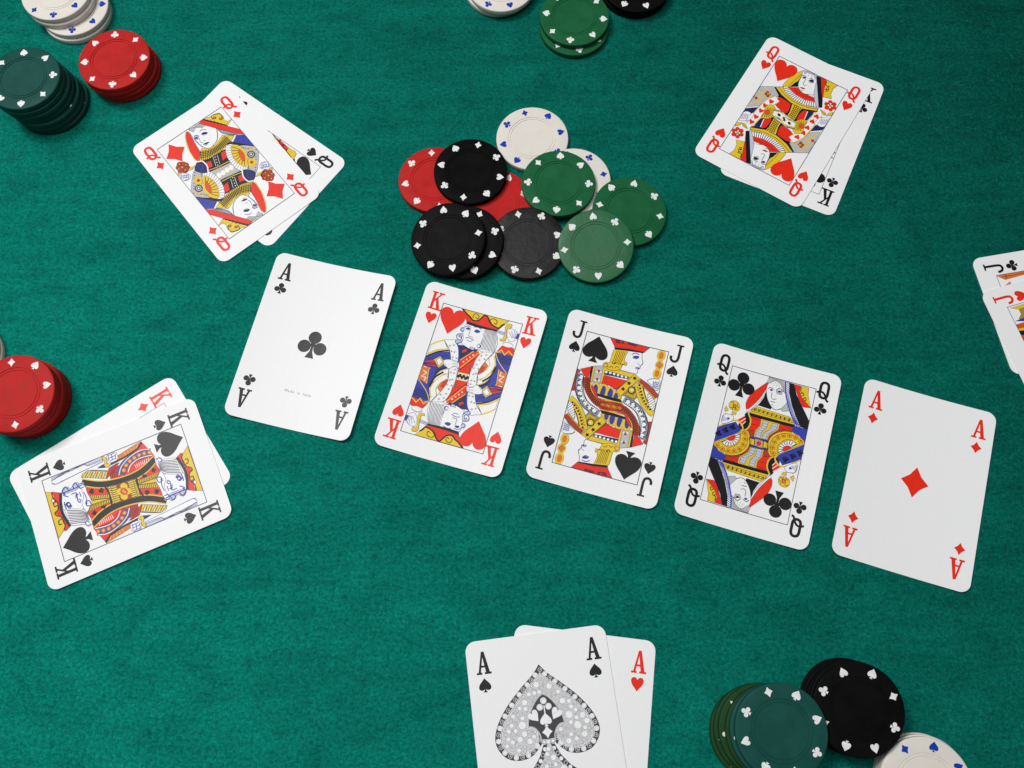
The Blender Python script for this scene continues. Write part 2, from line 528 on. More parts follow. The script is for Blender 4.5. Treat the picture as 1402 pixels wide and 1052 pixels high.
class Card:
    W, H, R, T = 63.0, 88.0, 4.6, 0.30

    def __init__(self, x, y, th, z, bend, label, group):
        self.bend = bend
        self.items = []      # bbox, layer
        self.parts = {}      # key -> list of (poly, colour, layer)
        self.root = empty('playing_card', Matrix.Translation((x * MM, y * MM, z * MM)) @ Matrix.Rotation(th, 4, 'Z'))
        tag(self.root, label, 'playing card', group)
        self.stations = np.linspace(-self.W / 2, self.W / 2, 15)
        self.body()

    def zb(self, x):
        return float(np.interp(x, self.stations, self.bend * (self.stations / 31.5) ** 2))

    def strips(self, poly):
        """cut a convex polygon along the bend stations"""
        xs = [p[0] for p in poly]
        lo, hi = min(xs), max(xs)
        out = []
        for a, b in zip(self.stations[:-1], self.stations[1:]):
            if hi <= a or lo >= b:
                continue
            q = poly
            if lo < a:
                q = clip_half(q, -1, 0, -a)
            if hi > b and len(q) > 2:
                q = clip_half(q, 1, 0, b)
            if len(q) > 2:
                out.append(q)
        return out

    def body(self):
        W, H, R, T = self.W / 2, self.H / 2, self.R, self.T
        out = []
        for cx, cy, a0 in ((W - R, H - R, 0), (-W + R, H - R, 90), (-W + R, -H + R, 180), (W - R, -H + R, 270)):
            for k in range(9):
                a = math.radians(a0 + k * 90 / 8)
                out.append((cx + R * math.cos(a), cy + R * math.sin(a)))
        # outline resampled so that it has a vertex on every station
        ring = []
        for i in range(len(out)):
            a, b = out[i - 1], out[i]
            ts = sorted((s - a[0]) / (b[0] - a[0]) for s in self.stations
                        if abs(b[0] - a[0]) > 1e-6 and 1e-5 < (s - a[0]) / (b[0] - a[0]) < 1 - 1e-5)
            ring += [(a[0] + (b[0] - a[0]) * t, a[1] + (b[1] - a[1]) * t) for t in ts] + [b]
        verts, faces = [], []
        n = len(ring)
        for zz in (0.0, T):
            verts += [(x * MM, y * MM, (self.zb(x) + zz) * MM) for x, y in ring]
        for i in range(n):
            j = (i + 1) % n
            faces.append((i, j, n + j, n + i))
        for z, flip in ((T, False), (0.0, True)):
            for q in self.strips(ring):
                b = len(verts)
                verts += [(x * MM, y * MM, (self.zb(x) + z) * MM) for x, y in q]
                f = list(range(b, b + len(q)))
                faces.append(f[::-1] if flip else f)
        self.stock = mesh_obj('card_stock', verts, faces, [CARD_STOCK], parent=self.root)

    def add(self, part, color, polys, both=False):
        """polys: convex polygons (already tessellated); the copy turned by half a turn goes to part+'*'"""
        polys = [p for p in polys if len(p) > 2]
        if not polys:
            return
        for turn in ((0, 1) if both else (0,)):
            pp = [[(-x, -y) for x, y in p] for p in polys] if turn else polys
            xs = [x for p in pp for x, _ in p]
            ys = [y for p in pp for _, y in p]
            bb = (min(xs), min(ys), max(xs), max(ys))
            lay = 1
            for b, l in self.items:
                if l >= lay and b[0] < bb[2] and bb[0] < b[2] and b[1] < bb[3] and bb[1] < b[3]:
                    lay = l + 1
            self.items.append((bb, lay))
            self.parts.setdefault(part + ('*' if turn else ''), []).append((pp, color, lay))

    def fill(self, part, color, poly, both=False, clip=True, line=0.17):
        if clip:
            poly = clip_rect(poly, FX, FY)
        if len(poly) < 3:
            return
        self.add(part, color, tess(poly), both)
        if line:
            self.add(part, 'x', stroke(poly, line, True), both)

    def path(self, part, color, w, pts, both=False, clip=True):
        q = stroke(pts, w)
        if clip:
            q = [clip_rect(p, FX, FY) for p in q]
        self.add(part, color, q, both)

    def suit(self, part, color, suit, cx, cy, h, rot=0.0, both=False):
        for p in suit_polys(suit, cx, cy, h, rot):
            self.add(part, color, tess(p), both)

    def art(self, text):
        for line in text.strip().splitlines():
            head, pts = line.split(':')
            t = head.split()
            kind, col, part = t[0][0], t[0][1:], t[1]
            a = [float(v) for v in t[2:]]
            G = [[tuple(float(v) / 10 for v in p.split(',')) for p in g.split()] for g in pts.split('|')]
            g = G[0]
            if kind == 'P':
                self.fill(part, col, g, True)
            elif kind == 'S':
                self.fill(part, col, catmull(g, True, 4), True)
            elif kind == 'L':
                self.path(part, col, a[0] / 100, catmull(g, False, 5), True)
            elif kind == 'l':
                self.path(part, col, a[0] / 100, g, True)
            elif kind == 'W':
                c = catmull(g, False, 5)
                self.path(part, 'x', a[0] / 100 + 0.42, c, True)
                self.path(part, col, a[0] / 100, c, True)
            elif kind == 'E':
                self.fill(part, col, ellipse(*g[0], a[0] / 10, a[1] / 10, 18), True, True, 0.08)
            elif kind == 'D':
                r, n = a[0] / 100, int(a[1])
                c = resample(catmull(g, False, 6), n)
                self.add(part, col, [clip_rect(ellipse(x, y, r, r, 10), FX, FY) for x, y in c], True)
            elif kind == 'R':
                n, w = int(a[0]), a[1] / 100
                A, B = resample(catmull(G[0], False, 6), n), resample(catmull(G[1], False, 6), n)
                q = []
                for p0, p1 in zip(A, B):
                    q += [clip_rect(s, FX, FY) for s in stroke([p0, p1], w)]
                self.add(part, col, q, True)
            elif kind == 'I':
                n, w = int(a[0]), a[1] / 100
                A, B = resample(catmull(G[0], False, 6), 14), resample(catmull(G[1], False, 6), 14)
                q = []
                for i in range(n):
                    f = (i + 0.5) / n
                    q += [clip_rect(s, FX, FY) for s in stroke(A * (1 - f) + B * f, w)]
                self.add(part, col, q, True)
            elif kind == 'U':
                q = []
                for x, y in g:
                    q += [[(x - .2, y - .6), (x + .22, y - .6), (x + .03, y + .75)]]
                    q += [ellipse(x - .45, y - .05, .17, .17, 6), ellipse(x + .48, y + .0, .17, .17, 6)]
                self.add(part, col, [clip_rect(p, FX, FY) for p in q], True)
            elif kind in 'CHA':
                s = {'C': 'C', 'H': 'H', 'A': 'S'}[kind]
                self.suit(part, col, s, *g[0], a[0] / 10, 0.0, True)
            elif kind == 'T':
                r = a[0] / 20
                st = [(g[0][0] + (r if i % 2 == 0 else r * .5) * math.sin(i * math.pi / 5),
                       g[0][1] + (r if i % 2 == 0 else r * .5) * math.cos(i * math.pi / 5)) for i in range(10)]
                self.add(part, col, tess(st), True)

    def corners(self, rank, suit, color):
        h = 9.6 if rank in 'AK' else 9.4
        asp = {'A': 8.3, 'K': 8.4, 'J': 9.4, 'Q': 9.6}[rank]
        self.glyphs = []
        for sx, sy in ((-1, 1), (1, 1), (-1, -1), (1, -1)):
            cx, cy = 24.5 * sx, 34.4
            k = 'letter%d%d' % (sx, sy)
            for shape in letter_polys(rank):
                shape = [[((x * asp if sy > 0 else -x * asp) + cx, (y * h + cy) * sy) for x, y in p] for p in shape]
                self.add(k, color, [q for p in shape for q in tess(p)])
            for p in suit_polys(suit, cx, 24.9 * sy, 5.8, 0 if sy > 0 else math.pi):
                self.add(k + 'pip', color, tess(p))

    def frame(self):
        self.add('frame', 'x', stroke([(-FX, -FY), (FX, -FY), (FX, FY), (-FX, FY)], 0.24, True))

    def big_pips(self, suit, color, h=13.2):
        for k, s in (('pip', 1), ('pip*', -1)):
            for p in suit_polys(suit, -14.1 * s, 26.3 * s, h, 0 if s > 0 else math.pi):
                self.add(k, color, tess(p))

    def finish(self):
        DZ = 0.004
        made = {}

        def clusters(items):
            """group drawn shapes that touch, so that each separate piece is an object"""
            bbs = [(min(x for p in it[0] for x, _ in p) - .05, min(y for p in it[0] for _, y in p) - .05,
                    max(x for p in it[0] for x, _ in p) + .05, max(y for p in it[0] for _, y in p) + .05) for it in items]
            gid = list(range(len(items)))
            for i in range(len(items)):
                for k in range(i):
                    a, b = bbs[i], bbs[k]
                    if gid[i] != gid[k] and a[0] < b[2] and b[0] < a[2] and a[1] < b[3] and b[1] < a[3]:
                        g0, g1 = gid[i], gid[k]
                        gid = [g1 if g == g0 else g for g in gid]
            return [[it for it, g in zip(items, gid) if g == u] for u in dict.fromkeys(gid)]

        def build(key, name, parent):
            obs = []
            for grp in ([self.parts[key]] if key.rstrip('*') not in PARTS or key.rstrip('*') == 'robe' else clusters(self.parts[key])):
                verts, faces, fm, mats = [], [], [], []
                for polys, col, lay in grp:
                    if col not in mats:
                        mats.append(col)
                    mi = mats.index(col)
                    for p in polys:
                        if sum(p[i - 1][0] * p[i][1] - p[i][0] * p[i - 1][1] for i in range(len(p))) < 0:
                            p = p[::-1]
                        for q in self.strips(p):
                            b = len(verts)
                            verts += [(x * MM, y * MM, (self.zb(x) + self.T + DZ * lay) * MM) for x, y in q]
                            faces.append(tuple(range(b, b + len(q))))
                            fm.append(mi)
                if faces:
                    obs.append(mesh_obj(name, verts, faces, [INKM[c] for c in mats], fm, parent))
            return obs[0] if obs else None
        for star in ('', '*'):
            if 'robe' + star in self.parts:
                made['robe' + star] = build('robe' + star, 'court_figure', self.root)
        for key in list(self.parts):
            star = '*' if key.endswith('*') else ''
            k = key.rstrip('*')
            if k == 'robe':
                continue
            if k in PARTS:
                nm, par = PARTS[k]
                build(key, nm, made.get('robe' + star) or self.root)
            elif k.startswith('letter') and not k.endswith('pip'):
                made[k] = build(key, 'corner_letter', self.root)
            elif k.startswith('letter'):
                build(key, 'corner_pip', self.root)
            elif k == 'pip':
                build(key, 'large_pip', self.root)
            elif k == 'frame':
                build(key, 'picture_frame', self.root)
            else:
                build(key, k, self.root)


def text_polys(body, width, cx, cy):
    cu = bpy.data.curves.new('small_print', 'FONT')
    cu.body = body
    cu.space_character = 1.25
    cu.space_word = 1.8
    cu.align_x = 'CENTER'
    cu.align_y = 'CENTER'
    cu.resolution_u = 2
    to = bpy.data.objects.new('small_print', cu)
    COL.objects.link(to)
    dg = bpy.context.evaluated_depsgraph_get()
    me = bpy.data.meshes.new_from_object(to.evaluated_get(dg))
    v = [tuple(p.co[:2]) for p in me.vertices]
    w = max(p[0] for p in v) - min(p[0] for p in v)
    k = width / w
    polys = [[(cx + v[i][0] * k, cy + v[i][1] * k) for i in f.vertices] for f in me.polygons]
    out = []
    for p in polys:
        out += tess(p)
    bpy.data.objects.remove(to)
    bpy.data.curves.remove(cu)
    bpy.data.meshes.remove(me)
    return out


ART = {
"QC": """
Pr robe:-76,124 142,129 132,94 69,76 43,39 34,-4 -40,-19 -73,42 -55,72
Po robe:125,107 142,96 70,71 44,34 37,2 35,32 71,89
Po robe:-53,52 -35,47 -28,24 -40,-19 -68,43
Rm robe 4 24:-66,119 -57,56 -46,19|-21,112 -33,58 -31,28
Rm robe 5 24:88,122 79,94 53,62|139,111 108,95 65,73
Pk robe:-75,136 146,138 143,123 -72,121
Py robe:-14,122 76,123 75,91 40,54 35,27 -30,24 -29,59 -13,88
Pl robe:-4,117 22,118 21,91 2,58 1,26 -23,27 -23,57 -3,91
Pl robe:42,117 69,116 67,91 34,56 29,29 9,29 10,55 38,88
Rk robe 8 13:-4,117 -3,91 -23,57 -23,27|22,118 21,91 2,58 1,26
Rk robe 8 13:42,117 38,88 10,55 9,29|69,116 67,91 34,56 29,29
Py robe:-55,177 117,170 146,138 -74,136
Ik robe 3 20:-57,169 120,163|-70,142 139,142
Rk robe 9 34:-47,167 35,165 113,162|-54,153 29,150 111,147
Rk robe 9 34:-55,153 29,150 116,148|-57,164 30,164 115,163
Pb sleeve:142,133 173,131 210,131 208,89 206,67 176,91 135,102
Pw veil:-22,340 7,339 -0,306 -10,251 -26,211 -57,167 -86,134 -98,166 -77,233 -31,292
Sr hood:-21,313 -20,285 -42,221 -65,180 -88,149 -99,163 -100,191 -86,233 -56,273
Lx hood 19:-18,272 -30,228 -57,177 -82,136
Pk hair:-20,264 -4,223 24,200 19,182 -42,184 -24,231
Sw face:-19,303 5,328 51,328 75,276 86,233 73,203 40,185 17,198 -5,227 -20,264
Pg hair:-20,340 57,339 73,275 60,287 45,316 22,332 5,328 -20,303
Ik hair 6 10:-18,337 3,335 -16,309|49,337 60,307 71,280
Lx face 20:-21,269 -5,225 19,196 43,186 70,203
Pg face:86,233 103,197 74,188 64,197
Lk face 33:-14,280 -4,290 14,284
Eb face 7 5:2,278
Pg face:25,281 56,288 54,269 33,266
Lk face 33:25,284 38,297 58,287
Ek face 6 5:41,281
Lx face 26:8,269 9,243 21,234 34,241
Lk face 33:10,220 22,221 33,222
Lx face 26:17,206 27,206
Pw veil:57,338 78,340 87,289 114,225 151,165 172,133 155,135 134,155 111,189 89,241 68,289
Rb veil 22 34:57,338 68,289 89,241 111,189 136,155|80,331 89,279 116,216 152,160 172,134
Lb veil 58:59,339 70,287 95,225 133,159 157,135
Pk veil:78,339 101,338 122,289 153,246 181,208 207,171 212,130 173,135 138,184 110,237 87,289
Pr crown:100,338 135,338 131,312 154,280 202,241 165,236 149,250 126,290
Py crown:135,338 172,337 175,304 200,243 171,264 149,283 132,311
Lk crown 39:142,299 150,306 156,296 149,289
Lk crown 39:157,275 165,285 172,274 165,269
Lk crown 39:138,332 138,314 145,305
Sk sleeve:-83,135 -65,109 -60,81 -68,56 -91,39 -113,66 -84,94 -95,116
Ly sleeve 67:-81,134 -63,105 -60,78 -69,53 -91,37
Pr sleeve:-122,87 -93,116 -83,88 -100,60 -109,67
Rw sleeve 3 34:-122,87 -109,67 -100,60|-93,116 -85,99 -83,87
Pb cuff:-204,24 -128,72 -92,34 -205,-59
Ly cuff 67:-204,25 -128,80 -91,36 -205,-59
Ck cuff 30:-195,-8
Ck cuff 30:-166,18
Ck cuff 30:-136,42
Sy fan:-204,-62 -138,-9 -90,34 -65,45 -47,19 -42,-12 -48,-46 -74,-77 -118,-96 -167,-90
Lk fan 19:-192,-61 -88,25 -71,35 -56,11 -53,-18 -60,-44 -85,-71 -120,-86 -164,-81 -195,-62
Sw fan:-168,-45 -141,-56 -115,-43 -96,-16 -99,17 -110,16
Rk fan 9 34:-168,-45 -141,-56 -115,-43 -96,-16 -99,17|-151,-29 -144,-33 -124,-28 -117,-15 -114,3
Sr fan:-151,-23 -117,5 -115,-13 -131,-27
Dk fan 120 8:-187,-68 -153,-79 -120,-76 -89,-60 -72,-34 -67,-1 -74,29
Dy fan 101 8:-187,-68 -153,-79 -120,-76 -89,-60 -72,-34 -67,-1 -74,29
DR fan 67 8:-187,-68 -153,-79 -120,-76 -89,-60 -72,-34 -67,-1 -74,29
Lk fan 19:-172,-46 -139,-61 -110,-47 -89,-15 -93,20
Pk belt:-50,17 39,22 41,-16 -40,-18
Py belt:-22,18 7,19 11,-19 -18,-17
Py belt:-44,14 -33,14 -30,-14 -40,-14
Py belt:20,17 35,17 37,-12 24,-14
Pl belt:-16,14 5,14 7,-14 -15,-12
Er belt 9 10:-3,-0
Lb belt 38:-47,21 42,25
Sy flower:-158,174 -135,168 -124,148 -130,126 -154,125 -172,130 -179,148 -173,164
Pr flower:-159,153 -144,155 -141,138 -157,136
Lk flower 24:-174,160 -163,165 -156,157
Lk flower 24:-139,165 -138,152 -129,144
Lk flower 24:-171,135 -158,134 -158,124
Lk flower 24:-145,127 -142,136 -131,131
Ey flower 4 4:-150,146
Py flower:-191,137 -174,119 -188,105 -194,119
Py flower:-155,120 -133,116 -139,103 -156,102
Sw hand:-188,93 -152,98 -141,80 -158,61 -188,45 -196,68
Rb hand 5 24:-195,83 -167,76|-193,54 -169,65
Eb hand 6 5:-166,77
Lx hand 19:-196,68 -188,94 -169,98
""",
"JS": """
Po robe:-208,144 -187,137 -192,100 -191,61 -185,32 -206,24 -206,74
Pr robe:-190,144 -140,172 -141,118 -134,93 -171,123
Pk robe:-141,172 -131,176 -125,90 -136,93
Py robe:-132,175 -122,180 -118,92 -127,92
Pg robe:-123,179 -85,192 -80,156 -76,99 -99,97 -118,95
Eo robe 6 7:-100,159
Dw robe 41 4:-103,171 -89,160 -99,147 -111,158 -103,171
Eo robe 6 7:-98,116
Dw robe 41 4:-101,128 -87,117 -96,104 -109,115 -101,128
Pn robe:-73,171 49,168 47,156 -70,149
Dw robe 66 6:-64,164 -44,165 -24,164 -5,164 16,163 35,164
Py robe:-84,189 -3,190 73,190 55,163 48,168 -71,171 -71,100 -79,100
Pr robe:-68,146 42,147 3,86 -26,99 -73,100
Po robe:21,112 42,147 3,86 -7,91
Sy robe:-113,80 -107,97 -88,100 -76,90 -67,101 -45,99 -36,89 -24,97 -10,91 -4,80 13,80 26,69 32,47 -86,44
Sb robe:-104,75 -97,88 -86,77 -82,46 -94,53
Sb robe:-65,76 -60,91 -47,81 -46,49 -66,48
Sb robe:-30,75 -22,87 -10,76 -9,47 -30,48
Sb robe:2,63 6,73 17,65 20,48 1,48
Pk robe:-83,46 37,45 49,27 -75,34
Ly robe 41:-73,27 -12,28 49,27
PR belt:-73,23 48,26 87,5 75,-11 27,-17 -48,-26 -60,4
Dy belt 58 4:-40,-3 -14,-3 16,-1 46,-2
Dy belt 21 16:-49,-4 57,-3
Rm belt 9 17:-62,12 -45,-23|51,20 74,-7
Ly belt 33:-47,-30 -3,-27 36,-21
Wo sleeve 348:-149,111 -136,71 -113,38 -84,12 -58,-2
Rk sleeve 14 29:-159,109 -148,68 -124,31 -96,3 -67,-16|-129,99 -115,59 -97,38 -71,18 -52,6
Rk sleeve 14 29:-155,92 -141,52 -117,19 -87,-3 -58,-18|-132,111 -124,78 -107,48 -82,28 -57,9
Ly sleeve 33:-126,93 -114,59 -89,31 -61,10
Pr sleeve:-116,80 -104,71 -83,45 -76,33 -61,8 -89,31 -109,58
WG sleeve 323:-182,123 -181,81 -174,44 -154,7 -123,-24 -87,-40 -50,-52
Dn sleeve 137 8:-178,104 -175,65 -165,28 -141,-7 -110,-31 -74,-43
Dw sleeve 103 8:-178,104 -175,65 -165,28 -141,-7 -110,-31 -74,-43
Dn sleeve 37 10:-184,107 -181,63 -166,19 -135,-20 -97,-43 -62,-53
Dw sleeve 41 20:-172,110 -168,67 -153,27 -127,-5 -93,-25 -63,-34
Lk sleeve 33:-195,117 -196,73 -187,36 -165,-2 -136,-36 -98,-56
Lk sleeve 33:-163,108 -158,70 -145,34 -119,-3 -86,-21 -55,-32
Py strip:71,189 106,173 34,58 3,84
Lk strip 17:63,172 6,83
Lk strip 17:99,171 34,66
Tk strip 24:77,168
Tk strip 24:56,136
Tk strip 24:35,100
PG2 sleeve:40,68 97,144 110,105 108,76 96,53 73,66
Ek sleeve 19 19:76,105
Ey sleeve 14 14:76,105
Ew sleeve 6 6:78,106
Ey sleeve 10 9:93,135
Ly sleeve 41:59,80 92,74 99,93
Wo sleeve 257:102,160 151,135 186,111 201,98
Ly sleeve 33:97,152 145,125 180,101 199,85
Lk sleeve 12:106,173 160,149 203,116
Wy sleeve 381:105,138 120,103 143,65 177,33 206,16
Dk sleeve 54 9:107,139 126,100 150,63 184,32
DG2 sleeve 50 10:102,125 120,94 142,61 171,33
Lk sleeve 33:122,139 140,104 160,70 194,39
Sw fan:156,99 164,108 199,73 203,29 176,48
Rk fan 8 23:157,97 166,71 176,48 201,28|164,107 185,89 200,69 203,46
Sw hand:145,178 172,189 198,185 199,141 184,135 163,154 139,167
Ib hand 4 25:166,177 170,142|197,180 195,140
Rb hand 4 25:165,172 166,150|198,172 197,143
Lx hand 12:139,167 152,185 171,190
Ey mirror 21 30:176,315
Ey mirror 20 25:178,264
Ey mirror 20 27:176,217
EO mirror 11 18:176,315
PO mirror:175,282 193,268 181,247 163,261
EO mirror 10 17:176,218
Pw face:5,298 45,305 82,305 89,278 98,254 91,240 90,227 82,216 84,199 78,191 -3,192 8,232
Lx face 22:82,308 88,280 99,254 91,240 86,236 91,227 82,215 84,201 78,191
Sy hair:-48,290 9,300 8,272 7,245 23,236 20,221 2,221 -3,194 -45,178 -82,190 -89,202 -74,214 -61,214 -59,237 -58,264
Ik hair 6 25:-44,283 -46,249 -49,213|6,292 1,253 -5,216
Lk hair 28:-83,199 -73,207 -63,193 -72,189
Lk hair 28:-56,189 -46,198 -35,190
Lk hair 28:-28,192 -22,204 -9,201
Lk hair 28:-51,221 -37,212 -32,226
Lk hair 28:-10,223 6,223 14,234
Lb face 39:35,285 51,296 72,293
Sb face:44,273 54,282 73,283 65,272
Lb face 28:43,269 62,268 72,278
Lx face 22:73,247 85,241
Lb face 34:66,220 78,228 85,222 80,216
Db face 21 6:72,218 86,226
Pr crown:-86,340 112,340 91,311 14,309 -53,298
Pm crown:-61,339 -16,340 -15,329 -51,323
Pm crown:1,341 51,340 47,330 5,331
Pr crown:-39,341 -26,340 -25,331 -36,330
Pk crown:-55,297 15,308 93,312 85,306 17,299 -50,288
""",
"KH": """
Pr robe:-48,73 35,148 51,124 35,58 35,1 -22,-61 -31,-17
Pn robe:-71,153 -32,159 -3,152 33,153 -35,81 -43,75
Pr robe:-45,129 -26,146 -19,131 -38,119
Pr sash:-39,80 12,142 41,145 -26,39
Ly sash 40:-39,79 12,142
Ly sash 40:-27,40 41,144
Dw sash 40 4:-20,76 -2,99 16,122
Lk sash 27:-28,31 -3,64 29,109
Pw belt:-30,20 30,21 32,-10 -20,-16
Ly belt 40:-29,19 30,20
Ly belt 40:-20,-15 32,-9
Dk belt 81 3:-15,4 3,4 22,3
Pr robe:-19,-24 32,-18 14,-47 -22,-61
Pb robe:-203,50 -155,88 -98,108 -80,64 -73,19 -119,-9 -135,-45 -129,-90 -154,-97 -204,2
Rn robe 7 31:-197,37 -176,-28 -143,-61|-100,87 -92,18 -135,-31
Pw sleeve:-200,117 -145,159 -114,117 -198,61
Ly sleeve 72:-201,113 -175,137 -143,158
Ly sleeve 81:-202,63 -162,97 -113,116
Lk sleeve 72:-203,50 -159,88 -104,113
Py cuff:-164,46 -137,72 -118,56 -113,60 -105,41 -128,11 -150,33
Pw cuff:-152,45 -137,63 -122,50 -115,49 -122,36 -131,20 -142,38
Pr cuff:-206,23 -163,45 -138,13 -200,7
In cuff 3 40:-205,18 -157,38|-200,10 -141,17
PO sleeve:-208,3 -166,2 -166,-75 -206,-58
lw sleeve 40:-198,-1 -181,-6 -191,-30 -175,-33 -191,-51 -177,-59
ly sleeve 36:-167,0 -166,-73
Ww ring 251:-67,18 -102,-13 -119,-50 -115,-87
Ly ring 45:-75,25 -114,-5 -130,-46 -125,-89
Ly ring 45:-60,8 -91,-19 -106,-54 -105,-84
Lk ring 72:-83,31 -122,1 -140,-44 -133,-92
PO ring:-69,-13 -89,-33 -94,-76 -65,-68
Lw ring 27:-73,-19 -87,-41 -83,-73
Sw ermine:-142,155 -116,167 -91,175 -69,149 -48,97 -33,35 -28,-25 -31,-64 -63,-72 -64,-2 -86,72 -105,115
Lb ermine 63:-83,164 -63,136 -50,97 -44,65
Lk ermine 22:-142,155 -104,115 -83,68 -64,-2 -63,-72
Uk ermine 67:-108,138 -91,147 -93,113 -77,113 -77,84 -58,85 -58,9 -45,27 -52,-22 -42,-10 -56,-52 -40,-47 -75,66
Sw hand:-114,57 -77,70 -43,65 -34,38 -68,19 -89,24 -106,34
Rb hand 4 22:-75,66 -64,24|-44,63 -35,39
Lx hand 18:-104,39 -87,24 -68,19
Ww ring 260:107,135 122,96 109,55 74,19
Ly ring 49:117,142 134,102 121,51 87,6
Ly ring 49:97,118 108,95 95,60 66,31
Lk ring 90:124,149 144,105 132,44 98,2
PO ring:82,104 100,90 95,60 71,30 64,47 71,73
Pr ring:74,78 90,78 83,50 67,36
Pb robe:115,167 213,171 208,68 176,26 158,-5 137,-11 134,38 148,84
Pn robe:126,159 210,161 208,115 152,114
Rb robe 6 40:130,155 150,118 167,99|210,154 206,122 205,95
Ly robe 40:116,167 150,118 209,67
PO sleeve:157,84 210,68 207,6 173,6
lw sleeve 40:175,73 172,53 194,54 175,30 195,22
ly sleeve 36:159,83 171,5
Sw ermine:55,147 111,166 87,115 69,67 65,33 76,-18 43,-39 29,18 33,67 35,101
Lk ermine 22:111,166 87,115 69,67 65,33 76,-18
Uk ermine 67:56,130 78,141 52,106 76,117 47,80 62,61 39,59 45,28 56,35 46,-5 62,-5 47,-24
Pr cuff:123,173 139,206 199,208 208,189 206,167
ly cuff 54:124,164 143,184 165,163 179,187 205,169
Ew cuff 27 14:165,219
Lx cuff 18:140,218 159,231 189,224
Pl sword:87,281 134,278 136,262 91,268
Ln sword 13:89,274 134,270
Sw hand:145,294 165,305 197,289 198,256 171,239 150,262
Rb hand 5 22:152,287 179,304 196,284|174,259 188,258 192,259
Pb hand:195,287 211,288 212,260 191,261
Sy sword:156,327 155,307 140,303 141,277 149,252 143,233 123,230 121,240 133,243 133,277 127,309 136,326
Pw face:-63,273 33,273 37,231 35,192 28,156 7,150 -15,149 -58,163 -57,195 -74,243
Sl face:-13,157 13,159 12,147 2,144
Dl hair 125 3:-74,236 -76,195 -77,170
Lb hair 36:-66,246 -79,244 -83,231 -71,225 -65,234
Lb hair 36:-67,214 -90,205 -88,186 -70,179 -65,193 -75,202 -79,194
Lb hair 36:-56,186 -66,166 -82,159 -90,169 -81,177
Lb face 36:-67,250 -55,261 -36,259
Sb face:-59,245 -50,254 -37,250 -45,243
Lb face 36:-22,265 -2,268 18,262
Sb face:-15,243 -5,255 14,249 2,239
Lx face 24:-36,247 -35,213 -23,212 -11,208
Lb face 36:-46,198 -28,203 -3,196
Lb face 30:-37,189 -22,186 -10,191
Lb face 36:-15,149 8,146 15,160
Pw hair:32,273 88,270 104,245 115,204 112,164 53,149 35,156 39,197 35,230
Ix hair 10 27:34,271 39,226 42,160|87,268 104,235 113,165
Ew hair 14 15:32,173
Eb hair 10 10:31,174
Ew hair 7 7:28,174
Pr crown:-108,340 133,341 94,278 3,280 -67,284
Py crown:-98,341 135,342 115,310 104,303 97,288 63,296 41,314 32,329 13,341 0,323 -13,304 -35,298 -56,312 -74,321
Lk crown 73:-103,340 -75,320 -57,311 -38,297 -13,303 0,322 13,340 33,329 44,312 65,298 96,291 107,308 119,319
Lk crown 36:-38,309 -45,319 -34,335 -15,325 -17,310 -29,317
Lk crown 36:55,306 44,320 58,333 79,325 79,308 67,312
Pk crown:-67,284 3,280 94,280 90,272 -2,267 -62,270
""",
